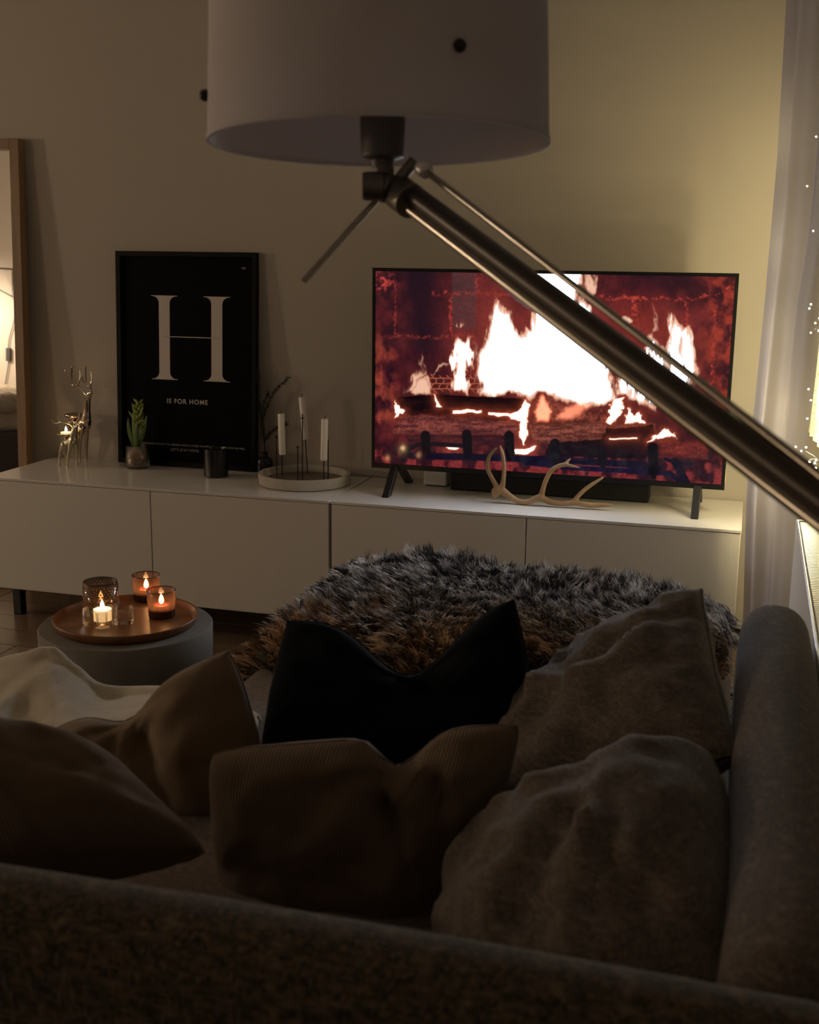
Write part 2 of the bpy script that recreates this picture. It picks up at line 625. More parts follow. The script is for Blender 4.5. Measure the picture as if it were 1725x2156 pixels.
# ================================================================== MEDIA UNITS
def media_unit(x0, label):
    t = thing('media_cabinet', (x0 + .6, .2, 0), label, 'cabinet', 'white media cabinets along the wall')
    body = MB()
    body.box((x0 + .002, .018, .098), (x0 + 1.198, .41, .116)).box((x0 + .002, .018, .452), (x0 + 1.198, .41, .468))
    body.box((x0 + .002, .018, .116), (x0 + .018, .41, .452)).box((x0 + 1.182, .018, .116), (x0 + 1.198, .41, .452))
    body.box((x0 + .018, .40, .116), (x0 + 1.182, .41, .452)).box((x0 + .592, .018, .116), (x0 + .608, .40, .452))
    body.build('body', M['white'], t)
    for k in (0, 1):
        a = x0 + .003 + k * .5985
        box('door', (a, 0, .104), (a + .5955, .017, .470), M['white'], t, bevel=0.0015)
    box('top_panel', (x0 + .001, -.002, .4715), (x0 + 1.199, .412, .48), M['gloss_white'], t, bevel=0.001)
    for lx in (x0 + .06, x0 + 1.14):
        for ly in (.06, .36):
            box('leg', (lx - .016, ly - .016, 0), (lx + .016, ly + .016, .098), M['black'], t, bevel=0.003)
    return t


media_unit(0.0, 'white two-door media cabinet under the H poster')
media_unit(1.204, 'white two-door media cabinet under the television')
TOP = 0.48

# ================================================================== TELEVISION
TVY, TVW, TVH, TVZ, TVX, TVA = 0.20, 1.078, 0.617, 0.553, 1.808, -0.0116
tv = thing('television', (TVX, TVY, TOP), 'flat television with fireplace video playing, standing on the white cabinet', 'television')
ca, sa = math.cos(TVA), math.sin(TVA)


def tvp(u, d, v):
    """u along width from centre, d behind the screen plane, v height above tv bottom"""
    return (TVX + u * ca - d * sa, TVY + u * sa + d * ca, TVZ + v)


def tvbox(name, u0, u1, d0, d1, v0, v1, mat, parent=tv, bevel=0):
    m = MB()
    m.v = [tvp(u, d, v) for (u, d, v) in ((u0, d0, v0), (u1, d0, v0), (u1, d1, v0), (u0, d1, v0), (u0, d0, v1), (u1, d0, v1), (u1, d1, v1), (u0, d1, v1))]
    m.f = [(0, 3, 2, 1), (4, 5, 6, 7), (0, 1, 5, 4), (1, 2, 6, 5), (2, 3, 7, 6), (3, 0, 4, 7)]
    return m.build(name, mat, parent, bevel=bevel)


hw = TVW / 2
tvbox('back_housing', -hw + .004, hw - .004, .012, .03, .004, TVH - .004, M['bezel'])
tvbox('rear_box', -hw + .2, hw - .2, .03, .065, .03, .36, M['bezel'])
bz = MB()
for (u0, u1, v0, v1) in ((-hw, hw, 0, .016), (-hw, hw, TVH - .010, TVH), (-hw, -hw + .010, .016, TVH - .010), (hw - .010, hw, .016, TVH - .010)):
    n = len(bz.v)
    bz.v += [tvp(u, d, v) for (u, d, v) in ((u0, -.004, v0), (u1, -.004, v0), (u1, .012, v0), (u0, .012, v0), (u0, -.004, v1), (u1, -.004, v1), (u1, .012, v1), (u0, .012, v1))]
    bz.f += [tuple(n + i for i in q) for q in ((0, 3, 2, 1), (4, 5, 6, 7), (0, 1, 5, 4), (1, 2, 6, 5), (2, 3, 7, 6), (3, 0, 4, 7))]
bz.build('bezel', M['bezel'], tv)
tvbox('sticker', hw - .003, hw + .0008, -.003, .011, .02, .062, M['sticker'])
for s in (-1, 1):
    lx = TVX + s * .463
    m = MB()
    for (yb, yt) in ((.10, .195), (.355, .225)):
        q = [(yb, TOP), (yb + .034, TOP), (yt + .034, TVZ + .012), (yt, TVZ + .012)]
        m.prism(q, lx - .011, lx + .011, lambda u, v, d: (d, u, v))
    m.build('foot', M['black'], tv, bevel=0.002)


# --- the fireplace video: colours computed on a fine grid of the screen
def paint_fire(nx, ny):
    rng = np.random.RandomState(3)

    def vnoise(x, y, seed):
        r = np.random.RandomState(seed).rand(64, 64)
        xi, yi = np.floor(x).astype(int), np.floor(y).astype(int)
        fx, fy = x - xi, y - yi
        fx, fy = fx * fx * (3 - 2 * fx), fy * fy * (3 - 2 * fy)
        g = lambda a, b: r[a % 64, b % 64]
        return (g(xi, yi) * (1 - fx) + g(xi + 1, yi) * fx) * (1 - fy) + (g(xi, yi + 1) * (1 - fx) + g(xi + 1, yi + 1) * fx) * fy

    def fbm(x, y, seed, o=4):
        s, a, t = 0, .5, 0
        for k in range(o):
            s = s + a * vnoise(x * 2 ** k, y * 2 ** k, seed + k)
            t += a
            a *= .5
        return s / t

    U, V = np.meshgrid((np.arange(nx) + .5) / nx, (np.arange(ny) + .5) / ny)
    # work frame of the video picture: 1725 wide sketch coordinates
    x = (65 * (1 - U) + 1660 * U) * (1 - V) + (55 * (1 - U) + 1615 * U) * V
    y = (65 * (1 - U) + 85 * U) * (1 - V) + (925 * (1 - U) + 1020 * U) * V

    def ss(a, b, t):
        t = np.clip((t - a) / (b - a), 0, 1)
        return t * t * (3 - 2 * t)

    def sdf(poly, X, Yv):
        d = np.full(X.shape, 1e18)
        sgn = np.ones(X.shape)
        n = len(poly)
        for i in range(n):
            ax, ay = poly[i]
            bx, by = poly[i - 1]
            ex, ey = bx - ax, by - ay
            wx, wy = X - ax, Yv - ay
            t = np.clip((wx * ex + wy * ey) / (ex * ex + ey * ey + 1e-9), 0, 1)
            d = np.minimum(d, (wx - ex * t) ** 2 + (wy - ey * t) ** 2)
            c1 = Yv >= ay
            c2 = Yv < by
            c3 = ex * wy > ey * wx
            flip = (c1 & c2 & c3) | (~c1 & ~c2 & ~c3)
            sgn = np.where(flip, -sgn, sgn)
        return sgn * np.sqrt(d)      # negative inside

    def L(c):
        c = np.array(c, float) / 255
        return np.where(c <= .04045, c / 12.92, ((c + .055) / 1.055) ** 2.4)

    def mixc(img, col, m):
        return img * (1 - m[..., None]) + col * m[..., None]

    n1 = fbm(x / 130, y / 130, 1)
    n2 = fbm(x / 40, y / 55, 9)
    n3 = fbm(x / 16, y / 16, 17, 3)
    grit = fbm(x / 7, y / 7, 23, 3)
    # soot-dark bricks, hotter towards left and right
    base = np.zeros((ny, nx, 3)) + L((44, 15, 24))
    heat = ss(.38, .72, n1 * .6 + n2 * .4)
    base = mixc(base, L((96, 32, 34)), heat)
    dark = np.exp(-((x - 300) / 130) ** 2) * ss(720, 380, y) * .95 + np.exp(-((x - 1320) / 150) ** 2) * ss(260, 120, y) * .8
    dark = dark + np.exp(-((x - 130) / 34) ** 2) * ss(420, 520, y) * ss(760, 700, y) * .8 + np.exp(-((x - 1545) / 28) ** 2) * ss(250, 380, y) * .6
    base = mixc(base, L((24, 10, 24)), np.clip(dark, 0, 1))
    base = mixc(base, L((150, 62, 46)), ss(.40, .8, n2) * ss(260, 60, x) * ss(300, 460, y) * ss(800, 700, y) * .8)
    base = mixc(base, L((150, 52, 36)), ss(.35, .75, n2) * ss(1480, 1600, x) * .75)
    base = mixc(base, L((118, 44, 40)), np.exp(-((x - 600) / 170) ** 2 - ((y - 260) / 190) ** 2) * .7)
    base = mixc(base, L((122, 40, 34)), np.exp(-((x - 1250) / 170) ** 2 - ((y - 300) / 110) ** 2) * .8)
    base = mixc(base, L((190, 66, 62)), ss(.45, .7, n3) * np.exp(-((x - 90) / 60) ** 2 - ((y - 110) / 40) ** 2) * .8)
    panel = ss(424, 432, x) * ss(545, 537, x) * ss(340, 300, y)
    base = mixc(base, L((70, 50, 52)), panel * .55)
    base = base * (.95 + .75 * grit[..., None])

    # mortar joints, glowing
    def joint(pts, wid, amt):
        nonlocal base
        d = np.full(x.shape, 1e9)
        for (ax, ay), (bx, by) in zip(pts, pts[1:]):
            ex, ey = bx - ax, by - ay
            wx = x + (n3 - .5) * 22 - ax
            wy = y + (n2 - .5) * 26 + (n3 - .5) * 12 - ay
            t = np.clip((wx * ex + wy * ey) / (ex * ex + ey * ey), 0, 1)
            d = np.minimum(d, np.hypot(wx - ex * t, wy - ey * t))
        base = mixc(base, L((188, 66, 52)), np.clip(np.exp(-(d / wid) ** 2) * amt * ss(.35, .75, n3 * .5 + grit * .5) * 1.3, 0, 1))

    joint([(70, 100), (160, 130)], 4, .9)
    joint([(340, 160), (560, 160), (700, 165)], 8, .6)
    joint([(60, 350), (300, 355), (560, 350)], 8, .4)
    joint([(1080, 180), (1300, 185), (1480, 185), (1650, 130)], 7, .9)
    joint([(1090, 385), (1300, 380)], 7, .6)
    joint([(160, 130), (160, 340)], 5, .5)
    joint([(420, 170), (425, 340)], 7, .8)
    joint([(1245, 190), (1248, 330)], 12, 1.0)
    joint([(1460, 200), (1470, 330), (1480, 420)], 6, .7)
    joint([(1585, 150), (1580, 420), (1570, 600)], 5, .8)
    joint([(540, 80), (545, 150)], 6, .5)
    joint([(1655, 150), (1640, 500)], 4, .6)
    img = base

    # back log seen behind the left flames
    lg = sdf([(310, 525), (560, 530), (570, 600), (330, 610)], x + (n3 - .5) * 20, y + (n2 - .5) * 20)
    m = ss(4, -4, lg)
    img = mixc(img, L((70, 24, 22)), m)
    crack = (np.abs(np.mod(x + 12 * np.sin(y / 9), 36) - 18) < 3) | (np.abs(np.mod(y, 24) - 12) < 2.5)
    img = mixc(img, L((200, 110, 90)), m * crack * .6)

    # flames
    fx = x + (fbm(x / 38, y / 95, 31) - .5) * 66 + (fbm(x / 13, y / 38, 41, 3) - .5) * 34
    fy = y + (fbm(x / 46, y / 90, 51) - .5) * 70
    core = np.zeros(x.shape)
    halo = np.zeros(x.shape)

    def flame(poly, soft=16, reach=60, amt=1.0):
        nonlocal core, halo
        d = sdf(poly, fx, fy)
        core = np.maximum(core, ss(soft, -soft, d) * amt)
        halo = np.maximum(halo, np.exp(-np.maximum(d, 0) / reach) * amt)

    flame([(560, 610), (548, 520), (560, 430), (590, 350), (610, 270), (640, 205), (668, 250), (700, 270), (722, 330), (750, 350), (765, 300), (800, 310),
           (815, 210), (790, 120), (775, 40), (1010, 40), (1010, 110), (1000, 210), (1050, 235), (1068, 330), (1110, 420), (1150, 520), (1160, 600), (1140, 650), (980, 640), (850, 610)], 17, 42)
    flame([(1035, 60), (1075, 130), (1060, 200), (1030, 160)], 16, 30, .55)
    flame([(215, 600), (250, 520), (300, 495), (270, 530), (240, 605)], 16, 16, .6)
    flame([(340, 520), (380, 480), (420, 455), (385, 500)], 10, 14, .4)
    flame([(290, 470), (285, 430), (300, 440), (305, 490)], 9, 12, .3)
    flame([(432, 600), (440, 500), (432, 420), (458, 375), (485, 400), (515, 375), (532, 430), (505, 500), (505, 600)], 10, 24)
    flame([(230, 612), (262, 540), (300, 505), (325, 560), (330, 612)], 14, 26, .55)
    flame([(1180, 620), (1190, 520), (1180, 440), (1230, 400), (1275, 420), (1300, 340), (1340, 370), (1370, 410), (1390, 330), (1400, 250), (1430, 290), (1470, 330),
           (1495, 430), (1500, 540), (1470, 660), (1440, 700), (1300, 640)], 14, 36, .97)
    flame([(1370, 310), (1400, 240), (1440, 290), (1400, 285)], 8, 14, .6)
    flame([(1310, 330), (1325, 200), (1335, 320)], 10, 14, .35)
    flame([(1170, 262), (1190, 248), (1228, 268), (1195, 282)], 8, 12, .6)
    flame([(450, 310), (462, 285), (468, 312)], 5, 10, .4)
    halo *= (.45 + .8 * fbm(x / 18, y / 60, 61))
    img = mixc(img, L((165, 66, 52)), np.clip(halo * .6, 0, 1))
    img = mixc(img, L((252, 196, 165)), np.clip(ss(.55, 1.0, halo) * .9, 0, 1))
    streak = fbm(x / 16, y / 80, 71)
    fade = ss(1150, 1250, x) * ss(.45, .7, streak) * .45 + ss(620, 700, y) * .2
    cf = np.clip(core * (1 - fade), 0, 1)
    img = mixc(img, L((250, 190, 158)), ss(.05, .6, cf) * .9)
    img = mixc(img, L((255, 250, 245)), ss(.45, .95, cf))
    whitepow = ss(.80, 1.0, cf)

    # logs
    def log(poly, c1, c2, rough=16, sx=60, sy=11):
        nonlocal img, whitepow
        d = sdf(poly, x + (n3 - .5) * rough, y + (n2 - .5) * rough)
        m = ss(4, -4, d)
        tex = ss(.30, .75, fbm(x / sx, y / sy, 81) * .6 + grit * .4)
        rim = ss(-26, -2, d) * .35
        col = (L(c1) * (1 - tex[..., None]) + L(c2) * tex[..., None]) * (1 - rim[..., None])
        img = img * (1 - m[..., None]) + col * m[..., None]
        whitepow = whitepow * (1 - m)

    log([(170, 680), (720, 690), (745, 735), (160, 735)], (26, 8, 16), (90, 30, 28))
    log([(790, 740), (798, 655), (838, 612), (890, 640), (920, 655), (1000, 690), (1130, 665), (1150, 740)], (80, 32, 32), (170, 84, 66), 26, 26, 30)
    log([(172, 624), (300, 614), (600, 622), (752, 630), (755, 690), (600, 692), (420, 672), (200, 692), (165, 660)], (12, 5, 12), (36, 14, 18), 12)
    log([(135, 785), (190, 705), (450, 715), (735, 735), (738, 800), (500, 795), (135, 792)], (84, 34, 38), (150, 76, 66))
    log([(200, 798), (700, 803), (690, 850), (230, 842)], (52, 18, 32), (92, 36, 40))
    log([(782, 745), (1000, 738), (1340, 742), (1335, 800), (1050, 822), (800, 838)], (86, 38, 36), (156, 84, 68))
    log([(1130, 765), (1330, 748), (1345, 860), (1290, 905), (850, 900), (870, 835), (1100, 815)], (13, 6, 18), (34, 13, 24))
    log([(1350, 815), (1560, 830), (1560, 905), (1360, 890)], (92, 32, 34), (140, 54, 46))

    # embers and licks of flame between the logs
    def ember(poly, amt=1.0, soft=8, col=(255, 225, 200), jit=30):
        nonlocal img, whitepow
        d = sdf(poly, x + (n3 - .5) * jit, y + (n2 - .5) * jit)
        m = ss(soft, -soft, d) * amt
        h = np.exp(-np.maximum(d, 0) / 13) * amt * .6
        img = mixc(img, L((205, 90, 58)), np.clip(h, 0, 1))
        img = mixc(img, L(col), m)
        whitepow = np.maximum(whitepow, m * .30)

    ember([(430, 686), (500, 684), (560, 690), (560, 698), (500, 696), (430, 698)], .85, 4, jit=16)
    ember([(600, 690), (690, 700), (690, 712), (600, 700)], .8, 4, jit=20)
    ember([(690, 705), (735, 690), (765, 640), (785, 660), (770, 740), (775, 790), (755, 842), (738, 790), (745, 735), (700, 725)], .95, 6, jit=18)
    ember([(160, 640), (172, 680), (205, 692), (160, 722)], .8, 5)
    ember([(345, 612), (358, 640), (378, 668), (355, 665)], .75, 5, jit=14)
    ember([(808, 690), (842, 612), (882, 690), (868, 732), (820, 732)], .55, 10, (222, 140, 104), 12)
    ember([(1130, 735), (1150, 640), (1200, 620), (1190, 690), (1150, 740)], .85, 7)
    ember([(1205, 735), (1225, 672), (1245, 720), (1265, 690), (1290, 740)], .85, 6)
    ember([(1310, 825), (1370, 765), (1420, 802), (1340, 812)], .9, 6)
    ember([(900, 722), (950, 668), (1020, 650), (1050, 668), (980, 716)], .40, 14, (222, 140, 104), 20)

    # hearth floor and the iron grate
    hearth = ss(845, 880, y - (x - 60) * .03)
    keep = ss(10, -10, sdf([(1120, 770), (1345, 750), (1345, 870), (1290, 905), (850, 900), (870, 835)], x, y))
    hcol = L((46, 14, 28)) * (1 - ss(.4, .62, n2)[..., None]) + L((134, 46, 48)) * ss(.4, .62, n2)[..., None]
    img = mixc(img, hcol * (.5 + grit[..., None]), hearth * (1 - keep) * .9)
    whitepow = whitepow * (1 - hearth * .7)
    ember([(400, 854), (470, 852), (450, 864), (410, 864)], .9, 5, jit=14)
    ember([(715, 866), (780, 862), (812, 852), (800, 872), (775, 886), (720, 882)], .9, 5, jit=14)

    def bar(pts, wid, col=(14, 9, 28)):
        nonlocal img, whitepow
        d = np.full(x.shape, 1e9)
        for (ax, ay), (bx, by) in zip(pts, pts[1:]):
            ex, ey = bx - ax, by - ay
            t = np.clip(((x - ax) * ex + (y - ay) * ey) / (ex * ex + ey * ey), 0, 1)
            d = np.minimum(d, np.hypot(x - ax - ex * t, y - ay - ey * t))
        m = ss(wid + 3, wid - 3, d)
        img = mixc(img, L(col) * (.6 + .8 * n3[..., None]), m)
        whitepow = whitepow * (1 - m)

    bar([(190, 915), (215, 870), (260, 845), (340, 840), (500, 850)], 11, (26, 12, 26))
    bar([(230, 895), (500, 900), (900, 912), (1300, 935), (1350, 950)], 16, (16, 11, 34))
    bar([(760, 925), (1000, 950), (1250, 962), (1400, 972), (1440, 1005)], 12, (20, 13, 42))
    bar([(1380, 905), (1430, 922), (1490, 926)], 9, (16, 10, 34))
    bar([(1420, 915), (1470, 1010)], 16, (14, 9, 30))
    for bx, y0, y1 in ((305, 800, 870), (500, 795, 870), (695, 800, 885), (903, 835, 905), (1110, 860, 915), (1330, 850, 965)):
        bar([(bx - 4, y0), (bx, y1)], 22, (10, 6, 16))
        bar([(bx, y1), (bx + 2, y1 + 24)], 11, (10, 6, 16))
    ember([(1135, 812), (1260, 806), (1260, 812), (1140, 818)], .6, 3, jit=10)
    img = np.clip(img, 0, 1)
    img = img * (.80 + .20 * np.clip(img.mean(-1, keepdims=True) * 3, 0, 1))
    gain = 1.0 + 13.0 * whitepow
    tint = 1 - whitepow[..., None] * np.array([.24, .07, -.16])
    return img * gain[..., None] * tint


NX, NY = 620, 350
pic = paint_fire(NX, NY) * TV_GAIN
su0, su1, sv0, sv1 = -hw + .010, hw - .010, .016, TVH - .010
gu = np.linspace(su0, su1, NX + 1)
gv = np.linspace(sv1, sv0, NY + 1)
GU, GV = np.meshgrid(gu, gv)
D0 = -.0015
vx = TVX + GU * ca - D0 * sa - TVX
vy = TVY + GU * sa + D0 * ca - TVY
vz = TVZ + GV - TOP
co = np.stack([vx, vy, vz], -1).reshape(-1, 3)
idx = np.arange((NX + 1) * (NY + 1)).reshape(NY + 1, NX + 1)
quads = np.stack([idx[1:, :-1], idx[1:, 1:], idx[:-1, 1:], idx[:-1, :-1]], -1).reshape(-1, 4)
me = bpy.data.meshes.new('screen')
me.vertices.add(len(co))
me.vertices.foreach_set('co', co.ravel())
me.loops.add(quads.size)
me.loops.foreach_set('vertex_index', quads.ravel().astype(np.int32))
me.polygons.add(len(quads))
me.polygons.foreach_set('loop_start', np.arange(0, quads.size, 4, dtype=np.int32))
me.update(calc_edges=True)
ca_attr = me.color_attributes.new('video', 'FLOAT_COLOR', 'POINT')
pp = np.pad(pic, ((0, 1), (0, 1), (0, 0)), mode='edge')
rgba = np.concatenate([pp, np.ones(pp.shape[:2] + (1,))], -1).astype(np.float32)
ca_attr.data.foreach_set('color', rgba.ravel())
ms, nt, b = new_mat('screen_video')
at_ = nt.nodes.new('ShaderNodeAttribute')
at_.attribute_name = 'video'
b.inputs['Base Color'].default_value = (0.004, 0.004, 0.005, 1)
b.inputs['Roughness'].default_value = 0.06
nt.links.new(at_.outputs['Color'], b.inputs['Emission Color'])
b.inputs['Emission Strength'].default_value = 1.0
me.materials.append(ms)
so = bpy.data.objects.new('screen', me)
COL.objects.link(so)
so.parent = tv
tag(so, 'glowing screen showing a log fire in a brick hearth')

# soundbar, puck and antler
sb = thing('soundbar', (1.815, .32, TOP), 'long black soundbar lying under the television', 'soundbar')
box('body', (1.505, .285, TOP), (2.125, .365, TOP + .062), M['black_matte'], sb, bevel=0.006)
box('grille', (1.512, .281, TOP + .006), (2.118, .285, TOP + .056), M['black_matte'], sb, bevel=0.001)
pk = thing('small_box', (1.46, .35, TOP), 'small white plastic box behind the soundbar end', 'box')
box('case', (1.405, .325, TOP + .003), (1.485, .39, TOP + .05), M['white_paint'], pk, bevel=0.008)
box('base', (1.413, .333, TOP), (1.477, .382, TOP + .003), M['black_matte'], pk)


def remesh(o, vox, smooth=2):
    r = o.modifiers.new('remesh', 'REMESH')
    r.mode = 'VOXEL'
    r.voxel_size = vox
    r.use_smooth_shade = True
    s = o.modifiers.new('smooth', 'SMOOTH')
    s.factor = 0.5
    s.iterations = smooth
    return o


def limb(mb, pts, n=5, seg=10):
    """pts: (x,y,z,r)"""
    c = crom(pts, n)
    mb.tube([p[:3] for p in c], [max(float(p[3]), 5e-4) for p in c], seg)
    mb.ball(c[0][:3], c[0][3], 8, 6)
    mb.ball(c[-1][:3], c[-1][3], 8, 6)


def tr(list_, Y, r):
    """trace of photo pixels in a plane y=Y; r: radii"""
    out = []
    for i, q in enumerate(list_):
        yv = Y + (q[2] if len(q) > 2 else 0)
        p = px(q[0], q[1], Y=yv)
        out.append((p.x, p.y, p.z, r[i] if isinstance(r, (list, tuple)) else r))
    return out


def c7(x, y, d=0):
    return (880 + x / 3.317, 920 + y / 3.317, d)


ant = MB()
AY = .145
limb(ant, tr([c7(545, 425), c7(580, 400), c7(640, 440), c7(700, 475, -.005), c7(770, 480, -.008), c7(850, 450, -.004), c7(920, 480, -.004), c7(1000, 492, -.006),
              c7(1100, 488, -.004), c7(1200, 503, -.004), c7(1290, 503, -.004), c7(1350, 503, -.003)], AY,
             [.012, .013, .010, .0085, .0085, .0105, .009, .008, .008, .0085, .007, .0045]))
limb(ant, tr([c7(535, 440), c7(540, 405), c7(560, 400)], AY, [.009, .012, .012]))
limb(ant, tr([c7(565, 395), c7(520, 320), c7(488, 250, -.01), c7(492, 180, -.02), c7(520, 135, -.025), c7(548, 108, -.03)], AY, [.009, .007, .0065, .006, .005, .003]))
limb(ant, tr([c7(585, 395), c7(597, 330), c7(602, 240, .01), c7(592, 150, .02), c7(575, 90, .03)], AY, [.010, .0075, .0065, .006, .003]))
limb(ant, tr([c7(858, 455), c7(872, 400), c7(890, 340, .005), c7(930, 265, .01), c7(985, 230, .012), c7(1035, 220, .012)], AY, [.011, .008, .0075, .0075, .007, .0075]))
limb(ant, tr([c7(1030, 222, .012), c7(1048, 195, .015), c7(1066, 180, .018)], AY, [.006, .0045, .0025]))
limb(ant, tr([c7(1030, 222, .012), c7(1080, 232, .005), c7(1128, 242, 0)], AY, [.006, .0045, .0022]))
limb(ant, tr([c7(1085, 485), c7(1120, 440), c7(1170, 392, .005), c7(1230, 350, .008), c7(1290, 312, .01)], AY, [.009, .007, .0065, .0055, .0035]))
ao = ant.build('deer_antler', M['antler'], smooth=True)
remesh(ao, 0.0022, 2)
tag(ao, 'shed brown deer antler with curved tines lying before the television', 'antler')
zmin = min(v.co.z for v in ao.data.vertices)
ao.location.z = TOP - zmin + .0005

# ================================================================== H POSTER
pf = thing('framed_poster', (.55, .37, TOP), 'black framed poster with a large white letter H leaning on the wall', 'poster')
P_TL, P_TR, P_BL, P_BR = px(257, 533, Y=.413), px(548, 533, Y=.413), px(247, 972, Y=.372), px(531, 992, Y=.372)
PZ1 = (P_TL.z + P_TR.z) / 2
PX0, PX1 = (P_TL.x + P_BL.x) / 2 - .004, (P_TR.x + P_BR.x) / 2 + .004
PH = math.hypot(PZ1 - TOP, .04)
PA = math.atan2(.037, PZ1 - TOP)


def pp3(u, v, d):
    """u 0..1 across, v metres up the frame, d metres out towards the room"""
    return (PX0 + u * (PX1 - PX0), .366 + v * math.sin(PA) - d * math.cos(PA), TOP + .0015 + v * math.cos(PA) + d * math.sin(PA) + 0.003)


FW = PX1 - PX0


def pbox(name, u0, u1, v0, v1, d0, d1, mat):
    m = MB()
    m.prism([(u0, v0), (u1, v0), (u1, v1), (u0, v1)], d0, d1, lambda u, v, d: pp3(u, v, d))
    return m.build(name, mat, pf)


fw = .016 / FW
pbox('print', fw, 1 - fw, .016, PH - .016, -.012, -.010, M['poster'])
pbox('backing', fw, 1 - fw, .016, PH - .016, -.018, -.0125, M['frame'])
pbox('frame_rail', 0, 1, 0, .016, -.02, .004, M['frame'])
pbox('frame_rail', 0, 1, PH - .016, PH, -.02, .004, M['frame'])
pbox('frame_stile', 0, fw, .016, PH - .016, -.02, .004, M['frame'])
pbox('frame_stile', 1 - fw, 1, .016, PH - .016, -.02, .004, M['frame'])


def pix_uv(x, y):
    """photo pixel -> (u,v) on the poster plane"""
    n = Vector((0, -math.cos(PA), math.sin(PA)))
    p0 = Vector(pp3(0, 0, -.009))
    d = _f + _r * ((x - IW / 2) / FPX) + _u * ((IH / 2 - y) / FPX)
    t = (p0 - CAM).dot(n) / d.dot(n)
    q = CAM + d * t
    return (q.x - PX0) / FW, (q.z - TOP) / math.cos(PA)


# the letter H: two stems with bracketed hairline serifs and a hairline bar
ul, vt = pix_uv(318, 624)
ur, _t = pix_uv(486, 627)
_a, vb = pix_uv(312, 800)
hx0, hx1 = ul, ur - .004
st = (hx1 - hx0)
hl = st * .335           # width of each serif foot
stem = st * .138
H_ = vt - vb
th = .0022


def stem_poly(x0):
    c = x0 + hl / 2
    h2, s2 = hl / 2, stem / 2
    k = .026
    pts = [(c - h2, vt), (c - h2, vt - th)]
    for t in np.linspace(0, 1, 8):
        a = t * math.pi / 2
        pts.append((c - h2 * .92 + (h2 * .92 - s2) * math.sin(a), vt - th - k * (1 - math.cos(a)) * .9))
    for t in np.linspace(1, 0, 8):
        a = t * math.pi / 2
        pts.append((c - h2 * .92 + (h2 * .92 - s2) * math.sin(a), vb + th + k * (1 - math.cos(a)) * .9))
    pts += [(c - h2, vb + th), (c - h2, vb)]
    return pts + [(2 * c - u, v) for u, v in reversed(pts)]


hm = MB()
for x0 in (hx0, hx1 - hl):
    poly = stem_poly(x0)
    n = len(poly)
    half = n // 2
    b0 = len(hm.v)
    hm.v += [pp3(u, v, -.0095) for u, v in poly]
    for i in range(half - 1):
        hm.f.append((b0 + i, b0 + i + 1, b0 + n - 2 - i, b0 + n - 1 - i))
b0 = len(hm.v)
vm = vb + H_ * .515
xa, xb = hx0 + hl / 2, hx1 - hl / 2
hm.v += [pp3(u, v, -.0095) for u, v in ((xa, vm - .0014), (xb, vm - .0014), (xb, vm + .0014), (xa, vm + .0014))]
hm.f.append((b0, b0 + 1, b0 + 2, b0 + 3))
hm.build('letter_h', M['print'], pf)


def text_part(name, body, u, v, size, mat, spacing=1.0, align='CENTER', bold=0.0):
    cu = bpy.data.curves.new(name, 'FONT')
    cu.body = body
    cu.size = size
    cu.space_character = spacing
    cu.align_x = align
    cu.offset = bold
    tmp = bpy.data.objects.new(name, cu)
    COL.objects.link(tmp)
    dg = bpy.context.evaluated_depsgraph_get()
    me = bpy.data.meshes.new_from_object(tmp.evaluated_get(dg))
    bpy.data.objects.remove(tmp)
    m = MB()
    m.v = [pp3(u + q.co.x / FW, v + q.co.y, -.0095) for q in me.vertices]
    m.f = [tuple(p.vertices) for p in me.polygons]
    bpy.data.meshes.remove(me)
    return m.build(name, mat, pf)


u_, v_ = pix_uv(394, 853)
text_part('caption', 'IS FOR HOME', u_, v_, .0225, M['print'], 1.18, bold=.0004)
u_, v_ = pix_uv(405, 943)
text_part('small_print', "HOME IS NOT A PLACE, IT'S A FEELING. HOME IS WHERE YOU FEEL AT HOME AND WITH THE WELL.", u_, v_, .0088, M['print_dim'], 1.0)
u_, v_ = pix_uv(389, 953)
text_part('small_print', "LET'S STAY HOME", u_, v_, .0125, M['print_dim'], 1.08)
u_, v_ = pix_uv(513, 569)
text_part('print_mark', 'atp', u_, v_, .0125, M['print_dim'], 1.0)

# ================================================================== MIRROR
mi = thing('floor_mirror', (-.42, .36, 0), 'tall oak framed mirror leaning on the wall past the cabinet end', 'mirror')
MTZ = px(60, 293, Y=.40).z
MX1 = px(57, 620, Y=.385).x
MX0 = MX1 - .72
MA = math.atan2(.08, MTZ)


def mp3(x, v, d):
    return (x, .325 + v * math.sin(MA) - d * math.cos(MA), v * math.cos(MA) + d * math.sin(MA) + .001)


ML = MTZ / math.cos(MA)


def mbox(name, x0, x1, v0, v1, d0, d1, mat):
    return MB().prism([(x0, v0), (x1, v0), (x1, v1), (x0, v1)], d0, d1, mp3).build(name, mat, mi, bevel=0.0015)


mbox('frame_stile', MX0, MX0 + .036, 0, ML, -.014, .022, M['oak'])
mbox('frame_stile', MX1 - .036, MX1, 0, ML, -.014, .022, M['oak'])
mbox('frame_rail', MX0 + .036, MX1 - .036, ML - .036, ML, -.014, .022, M['oak'])
mbox('frame_rail', MX0 + .036, MX1 - .036, .0, .036, -.014, .022, M['oak'])
MB().prism([(MX0 + .036, .036), (MX1 - .036, .036), (MX1 - .036, ML - .036), (MX0 + .036, ML - .036)], -.004, 0, mp3).build('mirror_glass', M['mirror'], mi)

# ================================================================== SOFA
sofa = thing('corner_sofa', (1.6, -1.7, 0), 'brown grey tweed corner sofa with thin backrests and a chaise', 'sofa')
SEAT = .40


